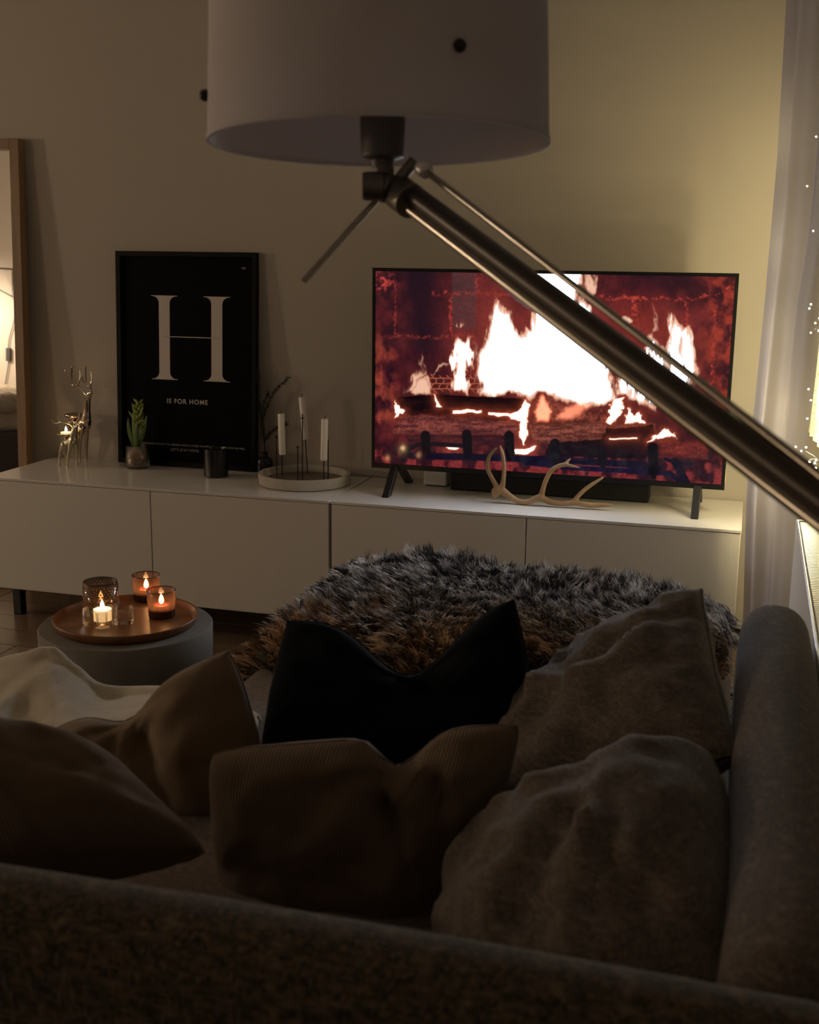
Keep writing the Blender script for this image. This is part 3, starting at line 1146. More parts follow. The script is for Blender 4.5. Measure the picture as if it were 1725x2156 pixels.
def soft_box(name, a, b, mat, parent, bev, noise_amp=0.004, cuts=10, seed=0):
    o = MB().box(a, b).build(name, mat, parent)
    bm = bmesh.new()
    bm.from_mesh(o.data)
    bmesh.ops.bevel(bm, geom=list(bm.edges), offset=bev, segments=6, affect='EDGES', profile=0.5)
    bmesh.ops.subdivide_edges(bm, edges=[e for e in bm.edges if e.calc_length() > .09], cuts=cuts, use_grid_fill=True)
    bmesh.ops.recalc_face_normals(bm, faces=bm.faces)
    bm.normal_update()
    for v in bm.verts:
        q = v.co * 5 + Vector((seed, 0, 0))
        v.co += v.normal * (mnoise.noise(q) * noise_amp + mnoise.noise(q * 3) * noise_amp * .35)
    bm.to_mesh(o.data)
    bm.free()
    o.data.polygons.foreach_set('use_smooth', [True] * len(o.data.polygons))
    return o


soft_box('backrest', (-.25, -2.562, .10), (2.515, -2.452, .69), M['sofa'], sofa, .05, .006)
soft_box('side_backrest', (2.402, -2.46, .10), (2.512, -1.385, .685), M['sofa_grey'], sofa, .052, .006, seed=4)
soft_box('seat_base', (-.25, -2.455, .09), (1.47, -1.50, .27), M['sofa'], sofa, .03)
soft_box('seat_pad', (.62, -2.45, .27), (1.47, -1.48, SEAT), M['sofa'], sofa, .045)
soft_box('seat_pad', (-.25, -2.45, .27), (.62, -1.48, SEAT), M['sofa'], sofa, .045, seed=2)
soft_box('chaise_base', (1.475, -2.45, .09), (2.40, -.55, .27), M['sofa'], sofa, .03)
soft_box('chaise_pad', (1.472, -2.45, .27), (2.40, -.53, SEAT + .01), M['seat'], sofa, .05, seed=3)
for lx, ly in ((-.18, -2.4), (-.18, -1.6), (1.4, -1.6), (1.55, -.65), (2.32, -.65), (2.32, -2.4), (1.4, -2.4)):
    box('leg', (lx - .02, ly - .02, 0), (lx + .02, ly + .02, .09), M['black'], sofa)


# ------------------------------------------------------------------ cushions
def pillow(name, TL, TR, BR, BL, thick, mat, label, chop=0.0, chop_u=0.0, chop_w=.45, pinch=.10, seed=0, n=44,
           wrinkle=.006, lean=None, group=None, side_pinch=None, folds=(), rnd=.06):
    TL, TR, BR, BL = [Vector(q) for q in (TL, TR, BR, BL)]
    cen = (TL + TR + BR + BL) / 4
    nrm = ((TR - TL) + (BR - BL)).cross((TL - BL) + (TR - BR)).normalized()
    if nrm.dot(CAM - cen) < 0:
        nrm = -nrm
    up = ((TL - BL) + (TR - BR)).normalized()
    sp = side_pinch if side_pinch is not None else pinch
    m = MB()
    m.uv = []
    W_ = ((TR - TL).length + (BR - BL).length) / 2
    H2 = ((TL - BL).length + (TR - BR).length) / 2

    def surf(u, v, s):
        # concave seams between pulled corners
        rc = 1 - rnd * abs(u * v) ** 5
        uu = u * (1 - sp * (1 - v * v)) * rc
        vv = v * (1 - pinch * (1 - u * u)) * rc
        a, bb = (uu + 1) / 2, (vv + 1) / 2
        p = (BL * (1 - a) + BR * a) * (1 - bb) + (TL * (1 - a) + TR * a) * bb
        e = max((1 - u * u), 0) ** .42 * max((1 - v * v), 0) ** .42
        h = e * thick / 2
        g = math.exp(-((u - chop_u) / chop_w) ** 2)
        top = max((v + .55) / 1.55, 0)
        p = p - up * (chop * g * top ** 1.3)
        h *= 1 - .35 * (chop > 0) * g * top
        q = Vector((u * 2.1 + seed * 3.3, v * 2.1, s * .7 + seed))
        w1 = mnoise.noise(q * 1.3) * 1.6 + mnoise.noise(q * 3.1) * .7
        wr = wrinkle * w1 * (.35 + e)
        # creases running out of the dent
        if chop > 0:
            du, dv = u - chop_u, v - 1.0
            ang = math.atan2(dv, du)
            rr = math.hypot(du, dv)
            wr += wrinkle * 1.6 * math.sin(ang * 9 + seed) * math.exp(-(rr / .8) ** 2) * min(rr * 4, 1) * e
        for (fu, fv, fa, fw, fd) in folds:
            dd = (u - fu) * math.cos(fa) + (v - fv) * math.sin(fa)
            al = -(u - fu) * math.sin(fa) + (v - fv) * math.cos(fa)
            wr += fd * math.exp(-(dd / fw) ** 2) * math.exp(-(al / .75) ** 2) * e
        return p + nrm * (s * (h + wr))

    def add_face(s):
        b0 = len(m.v)
        for j in range(n + 1):
            for i in range(n + 1):
                # denser towards the seams
                u = math.sin((i / n * 2 - 1) * math.pi / 2)
                v = math.sin((j / n * 2 - 1) * math.pi / 2)
                m.v.append(tuple(surf(u, v, s)))
                m.uv.append(((u + 1) / 2 * W_ / .45, (v + 1) / 2 * H2 / .45))
        for j in range(n):
            for i in range(n):
                a = b0 + j * (n + 1) + i
                m.f.append((a, a + 1, a + n + 2, a + n + 1))

    add_face(1)
    add_face(-1)
    t = thing(name, tuple(cen - Vector((0, 0, thick / 2))), label, 'cushion', group)
    c = m.build('cover', mat, t, smooth=True, fix=False)
    bm = bmesh.new()
    bm.from_mesh(c.data)
    bmesh.ops.remove_doubles(bm, verts=bm.verts, dist=1e-5)
    bmesh.ops.recalc_face_normals(bm, faces=bm.faces)
    bm.to_mesh(c.data)
    bm.free()
    # seam piping round the edge
    loop = []
    k = 26
    for (u0, v0), (u1, v1) in (((-1, -1), (1, -1)), ((1, -1), (1, 1)), ((1, 1), (-1, 1)), ((-1, 1), (-1, -1))):
        for i in range(k):
            t_ = math.sin((i / k * 2 - 1) * math.pi / 2) * .5 + .5
            loop.append(surf(u0 + (u1 - u0) * t_, v0 + (v1 - v0) * t_, 1))
    sm = MB()
    sm.tube(loop + [loop[0]], .0016, 6, cap=False)
    sm.build('seam', mat, c, smooth=True)
    return t


# centre corduroy cushion seen from behind
pillow('corduroy_cushion', px(432, 1578, Y=-2.0), px(1112, 1515, Y=-1.92), px(990, 1985, Y=-1.98), px(452, 1975, Y=-1.98), .15, M['cord'],
       'brown corduroy cushion in the middle of the sofa with one corner pulled up', chop=.045, chop_u=.24, chop_w=.17, pinch=.03, side_pinch=.04, seed=1, wrinkle=.007,
       folds=((.27, .45, 0.35, .06, -.036), (.45, .40, .25, .06, .018), (.58, .45, .2, .05, -.022), (.74, .45, .2, .06, .012), (-.35, .7, -.5, .08, -.006)))
# plain brown cushion with a tall corner
pillow('brown_cushion', px(118, 1530, Y=-1.80), px(484, 1362, Y=-1.74), px(560, 1760, Y=-1.80), px(150, 1790, Y=-1.86), .16, M['plain'],
       'plain brown cushion with a tall pointed corner beside the cream blanket', chop=.035, chop_u=-.2, chop_w=.34, pinch=.03, side_pinch=-.10, seed=2, rnd=.03, wrinkle=.006,
       folds=((.05, .1, .15, .14, -.035), (.55, .1, .1, .3, .02)))
# left corduroy cushion
pillow('corduroy_cushion', px(-230, 1500, Y=-2.12), px(215, 1572, Y=-2.06), px(455, 1800, Y=-2.15), px(-180, 1900, Y=-2.27), .21, M['cord'],
       'brown corduroy cushion slumped at the left edge of the sofa', chop=.0, pinch=.02, side_pinch=.02, seed=5, wrinkle=.008)
# black cushion with two ears
pillow('black_cushion', px(606, 1308, Y=-1.66), px(1082, 1258, Y=-1.60), px(1130, 1640, Y=-1.68), px(545, 1690, Y=-1.72), .14, M['blackcloth'],
       'black velvet cushion with two raised corners in the middle of the chaise', chop=.10, chop_u=.12, chop_w=.50, pinch=.02, side_pinch=-.05, seed=3, wrinkle=.006, rnd=.0,
       folds=((.25, .55, .5, .08, -.03), (.42, .4, .4, .09, .02)))
# big grey back cushions leaning on the side backrest
pillow('back_cushion', px(1478, 1240, Y=-1.47), (2.41, -1.93, .64), (2.06, -1.93, .44), px(1130, 1490, Y=-1.47), .19, M['sofa_grey'],
       'large grey brown tweed back cushion at the far end of the side backrest', chop=.0, pinch=.04, rnd=.0, seed=7, wrinkle=.012,
       group='tweed back cushions', folds=((0, .2, .6, .09, -.02), (-.2, -.3, 1.2, .09, .016)))
pillow('back_cushion', (2.38, -1.95, .66), (2.44, -2.43, .60), (2.18, -2.43, .43), (2.08, -1.95, .45), .26, M['sofa_grey'],
       'large grey brown tweed back cushion nearest the camera in the sofa corner', chop=.0, pinch=.01, seed=9, wrinkle=.012,
       group='tweed back cushions', folds=((-.2, .5, 1.3, .10, .02), (.1, .2, 1.0, .10, -.018)))

# ------------------------------------------------------------------ cream blanket: a draped patch through control points
def patch(rows, sub_n=7):
    """rows of control points -> smooth grid"""
    R1 = [crom(r, sub_n) for r in rows]
    colsn = len(R1[0])
    C1 = [crom([R1[i][k] for i in range(len(rows))], sub_n) for k in range(colsn)]
    return [[C1[k][j] for k in range(colsn)] for j in range(len(C1[0]))]


rows = []
ctl = [
    [(-260, 1470, -1.42), (-110, 1440, -1.42), (0, 1403, -1.42), (96, 1381, -1.42), (124, 1380, -1.42), (160, 1412, -1.43), (225, 1460, -1.44), (365, 1464, -1.44), (495, 1500, -1.46), (542, 1524, -1.50)],
    [(-260, 1500, -1.52), (-110, 1462, -1.50), (0, 1432, -1.49), (88, 1396, -1.45), (118, 1396, -1.45), (165, 1440, -1.47), (225, 1478, -1.48), (365, 1476, -1.50), (495, 1510, -1.52), (542, 1530, -1.55)],
    [(-260, 1540, -1.58), (-110, 1500, -1.56), (-10, 1476, -1.57), (62, 1448, -1.53), (96, 1450, -1.53), (150, 1486, -1.57), (225, 1500, -1.55), (365, 1490, -1.56), (495, 1540, -1.58), (542, 1552, -1.60)],
    [(-260, 1580, -1.66), (-110, 1560, -1.64), (-30, 1520, -1.66), (34, 1508, -1.60), (70, 1512, -1.60), (130, 1536, -1.66), (225, 1540, -1.64), (365, 1540, -1.64), (495, 1580, -1.66), (542, 1585, -1.67)],
    [(-260, 1640, -1.74), (-110, 1620, -1.72), (-30, 1590, -1.74), (20, 1560, -1.68), (60, 1562, -1.68), (120, 1590, -1.72), (225, 1590, -1.72), (365, 1600, -1.72), (495, 1625, -1.72), (542, 1630, -1.73)],
]
for r in ctl:
    rows.append([tuple(px(a, b_, Y=c)) for a, b_, c in r])
front = [(q[0], q[1] + .05, .26 + .02 * math.sin(i * 1.7)) for i, q in enumerate(rows[0])]
rows = [front] + rows
g = patch(rows, 8)
bl = MB()
nu, nv = len(g[0]), len(g)
for j in range(nv):
    for i in range(nu):
        q = Vector(g[j][i])
        q.z = q.z + mnoise.noise(q * 9) * .008 + mnoise.noise(q * 21) * .004
        q.x += mnoise.noise(q * 14 + Vector((3, 1, 0))) * .006
        if q.y < -1.5 and q.z < SEAT + .006:
            q.z = SEAT + .006
        bl.v.append(tuple(q))
for j in range(nv - 1):
    for i in range(nu - 1):
        a = j * nu + i
        bl.f.append((a, a + 1, a + nu + 1, a + nu))
bo = bl.build('fleece_blanket', M['fleece'], smooth=True)
sd = bo.modifiers.new('thickness', 'SOLIDIFY')
sd.thickness = .008
sd.offset = 1
tag(bo, 'cream fleece blanket crumpled along the front of the sofa seat', 'blanket')

# ================================================================== FUR THROW
ft = thing('fur_throw', (1.9, -.9, SEAT + .01), 'shaggy grey and brown faux fur throw over the end of the chaise', 'throw')


def throw_pt(a, c):
    """a across (-1..1), c along (0 near .. 1 far); drapes over the chaise end"""
    ZT = SEAT + .036
    xl, xr = 1.49, 2.385
    wob = .05 * math.sin(c * 5 + 1) + .03 * math.sin(a * 7)
    # along: near edge y=-1.30 to the far edge and down
    s = c * 1.02
    flat = .72
    near = -1.20 + .12 * a + wob * (1 - c)
    y1 = -.555
    L = y1 - near
    if s <= flat:
        y = near + L * s / flat
        z = ZT
    else:
        q = (s - flat) / (1.02 - flat)
        ang = min(q * 3, 1) * math.pi / 2
        y = y1 + .05 * math.sin(ang)
        z = ZT - .05 * (1 - math.cos(ang)) - max(q - .333, 0) * .24
    x = (xl + xr) / 2 + a * (xr - xl) / 2
    over = 0.0
    if a < -.90:
        q = (-.90 - a) / .10
        ang = min(q * 1.6, 1) * math.pi / 2
        x = (xl + xr) / 2 - .90 * (xr - xl) / 2 - .075 * math.sin(ang) - .02 * q
        z = z - .07 * (1 - math.cos(ang)) - max(q - .62, 0) * .30
    z += .012 * mnoise.noise(Vector((a * 3, c * 4, 0))) + .028 * math.exp(-((a + .62) / .40) ** 2) * (1 - abs(c - .5) * 1.2)
    z -= .030 * max(0, 1 - c / .10) ** 1.5
    # rounded far right corner
    if a > .35 and c > .3:
        k = ((a - .35) / .65) ** 2 * ((c - .3) / .7)
        y -= .20 * k
        z -= .03 * k
    return Vector((x, y, z))


NU, NV = 60, 60
bk = MB()
for j in range(NV + 1):
    for i in range(NU + 1):
        bk.v.append(tuple(throw_pt(-1 + 2 * i / NU, j / NV)))
for j in range(NV):
    for i in range(NU):
        a = j * (NU + 1) + i
        bk.f.append((a, a + 1, a + NU + 2, a + NU + 1))
fur_back = principled('fur_backing', (0.03, 0.026, 0.022), 0.95)
bko = bk.build('backing', fur_back, ft, smooth=True)

rngf = random.Random(11)
fv, ff, fc = [], [], []


def fur_colour(a, c):
    n = mnoise.noise(Vector((a * 3.2, c * 3.4, 5))) + .5 * mnoise.noise(Vector((a * 9, c * 9, 2)))
    brown = max(0, min(1, (.36 - c) * 3.2 + n * .55 - max(0, a - .25) * .8 + .10))
    k = rngf.random() + .55 * mnoise.noise(Vector((a * 14, c * 12, 8)))
    if k < .38:
        g_ = (.075, .074, .080)
    elif k < .62:
        g_ = (.34, .32, .325)
    else:
        g_ = (.95, .90, .89)
    b_ = [(.20, .125, .075), (.50, .32, .19), (.85, .60, .38)][min(2, int(rngf.random() * 3))]
    return tuple(g_[i] * (1 - brown) + b_[i] * brown for i in range(3))


for t_ in range(5200):
    a, c = rngf.uniform(-1, 1), rngf.uniform(0, 1)
    p = throw_pt(a, c)
    e1 = throw_pt(min(a + .01, 1.01), c) - p
    e2 = throw_pt(a, min(c + .01, 1.0)) - throw_pt(a, min(c + .01, 1.0) - .01)
    nr = e1.cross(e2)
    nr = nr.normalized() if nr.length > 1e-9 else Vector((0, 0, 1))
    if nr.z < -.2:
        nr = -nr
    fld = mnoise.noise_vector(Vector((a * 3, c * 3, 3)))
    comb = Vector((.65 * fld.x - .12, .5 * fld.y - .5, .2 * fld.z))
    col0 = fur_colour(a, c)
    Lt = rngf.uniform(.036, .062)
    tip = p + (nr * .55 + comb * .8).normalized() * Lt
    for s_ in range(11):
        q = p + Vector((rngf.gauss(0, .011), rngf.gauss(0, .011), rngf.gauss(0, .002)))
        tp = tip + Vector((rngf.gauss(0, .006), rngf.gauss(0, .006), rngf.gauss(0, .004)))
        mid = q.lerp(tp, .5) + nr * .008
        side = (tp - q).cross(Vector((rngf.uniform(-1, 1), rngf.uniform(-1, 1), rngf.uniform(-1, 1))))
        side = side.normalized() * rngf.uniform(.0011, .0020)
        b0 = len(fv)
        fv += [q - side, q + side, mid - side * .8, mid + side * .8, tp]
        ff += [(b0, b0 + 1, b0 + 3, b0 + 2), (b0 + 2, b0 + 3, b0 + 4)]
        k = rngf.uniform(.6, 1.25)
        tipc = rngf.uniform(.9, 1.5)
        cc = tuple(min(1, x_ * k) for x_ in col0)
        ct = tuple(min(1, x_ * k * tipc) for x_ in col0)
        fc += [cc, cc, cc, cc, ct]
o_ = OFF[ft.name]
fm = bpy.data.meshes.new('fur')
fm.from_pydata([tuple(v - o_) for v in fv], [], ff)
at2 = fm.color_attributes.new('hair', 'FLOAT_COLOR', 'POINT')
at2.data.foreach_set('color', np.array([(*c, 1) for c in fc], np.float32).ravel())
mh, nt, b = new_mat('fur_hair')
an = nt.nodes.new('ShaderNodeAttribute')
an.attribute_name = 'hair'
nt.links.new(an.outputs['Color'], b.inputs['Base Color'])
b.inputs['Roughness'].default_value = 0.55
b.inputs['Specular IOR Level'].default_value = 0.3
fm.materials.append(mh)
fo = bpy.data.objects.new('fur', fm)
COL.objects.link(fo)
fo.parent = ft
tag(fo, kind='stuff')

# ================================================================== SIDE TABLE, TRAY AND CANDLES
TC = Vector((1.030, -.932, 0))
TZ = .36
tb = thing('side_table', tuple(TC), 'round grey concrete drum table between the sofa and the cabinet', 'table')
MB().lathe([(0, .235), (.185, .235), (.196, .245), (.199, .30), (.200, TZ - .004), (.197, TZ), (0, TZ)], tuple(TC), 72).build('drum_top', M['concrete'], tb, smooth='auto')
gap_c = math.radians(-82)
for k in range(3):
    m = MB()
    a0 = gap_c + math.radians(14) + k * 2 * math.pi / 3
    a1 = a0 + 2 * math.pi / 3 - math.radians(28)
    poly = [(.190 * math.cos(a0 + (a1 - a0) * i / 14), .190 * math.sin(a0 + (a1 - a0) * i / 14)) for i in range(15)]
    poly += [(.145 * math.cos(a1 + (a0 - a1) * i / 14), .145 * math.sin(a1 + (a0 - a1) * i / 14)) for i in range(15)]
    n = 15
    b0 = 0
    for z in (0.0, .235):
        m.v += [(TC.x + x, TC.y + y, z) for x, y in poly]
    for i in range(n - 1):
        m.f.append((i, i + 1, 2 * n - 2 - i, 2 * n - 1 - i))
        m.f.append((30 + i, 30 + i + 1, 30 + 2 * n - 2 - i, 30 + 2 * n - 1 - i))
    for i in range(30):
        j = (i + 1) % 30
        m.f.append((i, j, 30 + j, 30 + i))
    m.build('leg_panel', M['concrete'], tb)

tray = thing('wooden_tray', (TC.x, TC.y, TZ), 'round acacia wood tray carrying candles on the concrete table', 'tray')
MB().lathe([(0, TZ), (.155, TZ), (.163, TZ + .006), (.167, TZ + .020), (.165, TZ + .0225), (.162, TZ + .020), (.157, TZ + .012), (.150, TZ + .0095), (0, TZ + .0095)],
           (TC.x, TC.y, 0), 80).build('dish', M['tray'], tray, smooth=True)
TF = TZ + .0100


def flame_mesh(c, h, r):
    m = MB()
    prof = [(r * .25, 0), (r * .75, h * .12), (r, h * .3), (r * .8, h * .52), (r * .42, h * .76), (r * .12, h * .93), (.0002, h)]
    return m.lathe(prof, c, 12)


def tealight(parent, c, r, h, mat, flame_h=.018, power=P_CANDLE, cup=None):
    """wax disc with wick, flame and the flame's light"""
    x, y, z = c
    MB().lathe([(0, z), (r, z), (r, z + h), (r * .9, z + h), (r * .8, z + h - .001), (0, z + h - .0015)], (x, y, 0), 28).build('wax', mat, parent, smooth='auto')
    MB().tube([(x, y, z + h - .002), (x + .0006, y, z + h + .005)], .0009, 6).build('wick', M['wick'], parent)
    flame_mesh((x, y, z + h + .002), flame_h, flame_h * .24).build('flame', M['flame'], parent, smooth=True)
    point_light('flame_light', (x, y, z + h + flame_h * .6), power, (1.0, .56, .22), .006, parent)


# two smooth amber glasses
def amber_votive(c, label):
    x, y, z = c
    t = thing('votive_glass', c, label, 'candle holder', 'amber votive glasses on the tray')
    R0, Hh = .0335, .064
    wall = [(R0 * .93, z + .018), (R0 * .97, z + .03), (R0 * 1.03, z + Hh - .002), (R0 * 1.03, z + Hh), (R0 * .97, z + Hh), (R0 * .91, z + .03), (R0 * .88, z + .018)]
    MB().lathe(wall, (x, y, 0), 40).build('glass_wall', M['amber'], t, smooth=True)
    MB().lathe([(0, z), (R0 * .86, z), (R0 * .92, z + .003), (R0 * .93, z + .018), (0, z + .018)], (x, y, 0), 40).build('glass_base', M['amber_base'], t, smooth='auto')
    MB().lathe([(R0 * .965, z + Hh - .001), (R0 * 1.0, z + Hh + .0012), (R0 * 1.035, z + Hh - .001)], (x, y, 0), 40).build('rim', M['amber_base'], t, smooth=True)
    return t


cA = px(341, 1297, Z=TF)
cB = px(309, 1263, Z=TF)
for c, lab, lab2 in ((cA, 'smooth amber votive glass nearest the tray front with a flame', 'lit tealight inside the nearer amber glass'),
                     (cB, 'smooth amber votive glass at the tray back, partly hidden', 'lit tealight inside the rear amber glass')):
    amber_votive((c.x, c.y, TF), lab)
    t = thing('tealight', (c.x, c.y, TF + .0185), lab2, 'candle', 'tealights on the tray')
    tealight(t, (c.x, c.y, TF + .0185), .0195, .010, M['redwax'], .026)

# beaded smoke glass
cK = px(214, 1287, Z=TF)
kg = thing('votive_glass', (cK.x, cK.y, TF), 'larger dark beaded glass candle holder at the left of the tray', 'candle holder')
RK, HK = .0400, .074
MB().lathe([(0, TF), (RK * .9, TF), (RK * .97, TF + .004), (RK, TF + .012), (RK * 1.0, TF + HK), (RK * .95, TF + HK), (RK * .93, TF + .014), (0, TF + .012)],
           (cK.x, cK.y, 0), 48).build('glass_wall', M['smoke'], kg, smooth=True)
MB().lathe([(RK * .95, TF + HK - .001), (RK * .98, TF + HK + .0014), (RK * 1.008, TF + HK - .001)], (cK.x, cK.y, 0), 48).build('rim', M['amber_base'], kg, smooth=True)
bd = MB()
for rr in range(9):
    zz = TF + .012 + rr * .0066
    for k in range(30):
        a = 2 * math.pi * (k + .5 * (rr % 2)) / 30
        bd.ball((cK.x + RK * math.cos(a), cK.y + RK * math.sin(a), zz), .0024 * (1.1 if rr % 3 else .85), 6, 4)
tag(bd.build('beads', M['smoke_bead'], kg, smooth=True), kind='stuff')
t = thing('tealight', (cK.x, cK.y, TF + .0125), 'lit tealight inside the dark beaded glass', 'candle', 'tealights on the tray')
tealight(t, (cK.x, cK.y, TF + .0125), .0195, .012, M['wax'], .026)

# clear lobed glass
cC = px(217, 1314, Z=TF)
cl = thing('lobed_glass', (cC.x, cC.y, TF), 'clear cloud shaped glass tealight holder at the tray front', 'candle holder')
ax = (px(280, 1308, Z=TF) - px(180, 1312, Z=TF))
ax.z = 0
LEN = ax.length
ax.normalize()
ay = Vector((-ax.y, ax.x, 0))


def lobed(inset=0.0):
    circ = [(-.034, .004, .021), (-.008, -.020, .0195), (.0, .008, .025), (.022, .002, .018), (.044, .004, .0195)]
    pts = []
    for k in range(96):
        a = 2 * math.pi * k / 96
        d = Vector((math.cos(a), math.sin(a)))
        best = 0
        for (u, v, r) in circ:
            r = r - inset
            bq = d.x * u + d.y * v
            disc = bq * bq - (u * u + v * v - r * r)
            if disc > 0:
                best = max(best, bq + math.sqrt(disc))
        pts.append((d.x * best, d.y * best))
    for _ in range(2):
        pts = [((pts[i - 1][0] + 2 * pts[i][0] + pts[(i + 1) % 96][0]) / 4, (pts[i - 1][1] + 2 * pts[i][1] + pts[(i + 1) % 96][1]) / 4) for i in range(96)]
    return pts


cg = MB()
rings = [(lobed(.002), 0.0), (lobed(0), .004), (lobed(0), .036), (lobed(.001), .038), (lobed(.0045), .036), (lobed(.006), .010)]
for pts, z in rings:
    cg.v += [tuple(cC + ax * (u + .008) + ay * v + Vector((0, 0, z))) for u, v in pts]
for i in range(len(rings) - 1):
    for k in range(96):
        a, b_ = i * 96 + k, i * 96 + (k + 1) % 96
        cg.f.append((a, b_, b_ + 96, a + 96))
cg.f.append(tuple(reversed(range(96))))
cg.f.append(tuple(range(5 * 96, 6 * 96)))
cg.build('glass_body', M['water_glass'], cl, smooth='auto')
t = thing('tealight', (cC.x, cC.y, TF + .0105), 'bright lit tealight in the clear cloud shaped glass', 'candle', 'tealights on the tray')
tealight(t, (cC.x, cC.y, TF + .0105), .0205, .026, M['wax_lit'], .020, P_CANDLE * 1.3)

# ================================================================== CANDLE PLATE
pc = Vector((1.030, .238, TOP))
cp = thing('candle_plate', tuple(pc), 'round pale concrete plate with thin iron spikes for candles', 'candle plate')
z = TOP
MB().lathe([(0, z), (.140, z), (.147, z + .004), (.150, z + .034), (.149, z + .036), (.138, z + .036), (.136, z + .034), (.130, z + .012), (0, z + .012)], (pc.x, pc.y, 0), 72).build('dish', M['concrete_pale'], cp, smooth='auto')
MB().lathe([(0, z + .0125), (.1295, z + .0125), (.1295, z + .0155), (0, z + .0155)], (pc.x, pc.y, 0), 60).build('sand_bed', M['slate'], cp)


def spike(bx, by, topx, topy, Y, r=.0018, pan=False):
    b0 = px(bx, by, Y=Y)
    b0.z = TOP + .0155
    t0 = px(topx, topy, Y=Y)
    m = MB().tube([tuple(b0), tuple(t0)], r, 8)
    if pan:
        m.lathe([(0, 0), (.006, .001), (.0065, .003), (0, .002)], tuple(b0.lerp(t0, .93)), 10, axis=(t0 - b0))
    m.build('spike', M['iron'], cp)
    return t0


def taper(x0, y0, x1, y1, Y, label):
    b0, t0 = px(x0, y0, Y=Y), px(x1, y1, Y=Y)
    d = t0 - b0
    t = thing('taper_candle', tuple(b0), label, 'candle', 'white taper candles on the plate')
    MB().lathe([(0, 0), (.0100, 0), (.0110, .004), (.0110, d.length - .004), (.0102, d.length), (0, d.length - .002)], tuple(b0), 20, axis=d).build('wax', M['wax'], t, smooth='auto')
    u = d.normalized()
    MB().tube([tuple(t0 - u * .003), tuple(t0 + u * .007), tuple(t0 + u * .011 + Vector((.002, 0, 0)))], .0011, 6).build('wick', M['wick'], t)


spike(594, 1000, 594, 955, .262)
taper(595, 957, 592, 871, .262, 'white taper candle at the left of the concrete plate')
spike(648, 990, 643, 925, .315)
taper(644, 925, 636, 836, .315, 'tallest white taper candle, slightly tilted, at the plate centre')
spike(682, 1003, 682, 968, .20)
taper(682, 969, 684, 882, .20, 'white taper candle at the right of the concrete plate')
spike(583, 1008, 582, 915, .225, pan=True)
spike(627, 1012, 627, 938, .165, pan=True)
spike(637, 1004, 637, 872, .205, pan=True)
spike(691, 1000, 691, 925, .235)

# ================================================================== SMALL THINGS ON THE LEFT CABINET
jc = px(455.5, 1003, Z=TOP)
jar = thing('jar_candle', (jc.x, jc.y, TOP), 'black glass jar candle standing before the H poster', 'candle')
MB().lathe([(0, 0), (.036, 0), (.0405, .004), (.0405, .094), (.0385, .095), (.0375, .092), (.0375, .055), (0, .055)], (jc.x, jc.y, TOP), 40).build('jar', M['bezel'], jar, smooth='auto')
MB().lathe([(0, .056), (.037, .056), (.037, .066), (0, .066)], (jc.x, jc.y, TOP), 32).build('wax', M['slate'], jar)
MB().tube([(jc.x, jc.y, TOP + .066), (jc.x, jc.y, TOP + .075)], .001, 6).build('wick', M['wick'], jar)

# hyacinth in a glass
hc = px(289, 960, Y=.312)
hg = thing('bulb_glass', (hc.x, hc.y, TOP), 'clear glass cup holding the hyacinth bulb', 'glass')
MB().lathe([(0, 0), (.036, 0), (.042, .006), (.0415, .025), (.036, .078), (.0345, .078), (.0395, .025), (.038, .008), (0, .006)], (hc.x, hc.y, TOP), 36).build('glass_body', M['water_glass'], hg, smooth=True)
hy = thing('hyacinth', (hc.x, hc.y, TOP + .008), 'green budding hyacinth growing from its bulb in a glass', 'plant')
z0 = TOP + .0085
MB().lathe([(0, 0), (.014, .001), (.029, .010), (.035, .026), (.030, .044), (.017, .058), (.009, .066), (.0, .07)], (hc.x, hc.y, z0), 24).build('bulb', M['bulb'], hy, smooth=True)


def leaf(parent, base, tip, w, bend, mat, nseg=9, out=Vector((0, -1, 0))):
    m = MB()
    d = tip - base
    side = d.cross(out).normalized()
    nrm = side.cross(d).normalized()
    for i in range(nseg + 1):
        t_ = i / nseg
        wd = w * (math.sin(math.pi * min(.98, .14 + t_ * .86)) ** .7)
        c = base + d * t_ + bend * math.sin(math.pi * t_ * .8) * .5
        for k, (s_, h_) in enumerate(((-1, .25), (0, -.12), (1, .25))):
            m.v.append(tuple(c + side * (s_ * wd) + nrm * (h_ * wd)))
    for i in range(nseg):
        for k in range(2):
            a = i * 3 + k
            m.f.append((a, a + 1, a + 4, a + 3))
    o = m.build('leaf', mat, parent, smooth=True)
    sdm = o.modifiers.new('thickness', 'SOLIDIFY')
    sdm.thickness = .0014
    return o


lb = Vector((hc.x, hc.y, z0 + .060))
for (xx, yy_, dd, w_, bx) in ((273, 880, -.012, .0085, -.014), (307, 875, -.005, .0085, .012), (280, 868, .012, .008, -.006), (300, 866, .015, .008, .006), (290, 885, -.02, .0085, 0)):
    tip = px(xx, yy_, Y=hc.y + dd)
    leaf(hy, lb + Vector((bx * .3, dd * .3, 0)), tip, w_, Vector((bx, dd * .6, 0)), M['leaf'])
stt = px(292, 845, Y=hc.y)
MB().tube([tuple(lb), tuple(lb.lerp(stt, .5)), tuple(stt)], [.005, .0045, .003], 8).build('stem', M['leaf'], hy, smooth=True)
rb = random.Random(5)
for k in range(26):
    t_ = .42 + .58 * k / 26
    c = lb.lerp(stt, t_)
    a = k * 2.4
    r = .011 * (1.15 - .6 * (k / 26))
    dirv = Vector((math.cos(a), math.sin(a), .9)).normalized()
    m = MB()
    m.lathe([(.0006, -.004), (.0036, .001), (.0046, .008), (.0036, .014), (.0006, .019)], tuple(c + Vector((math.cos(a), math.sin(a), 0)) * r * .5), 8, axis=dirv)
    m.build('bud', M['bud'], hy, smooth=True)
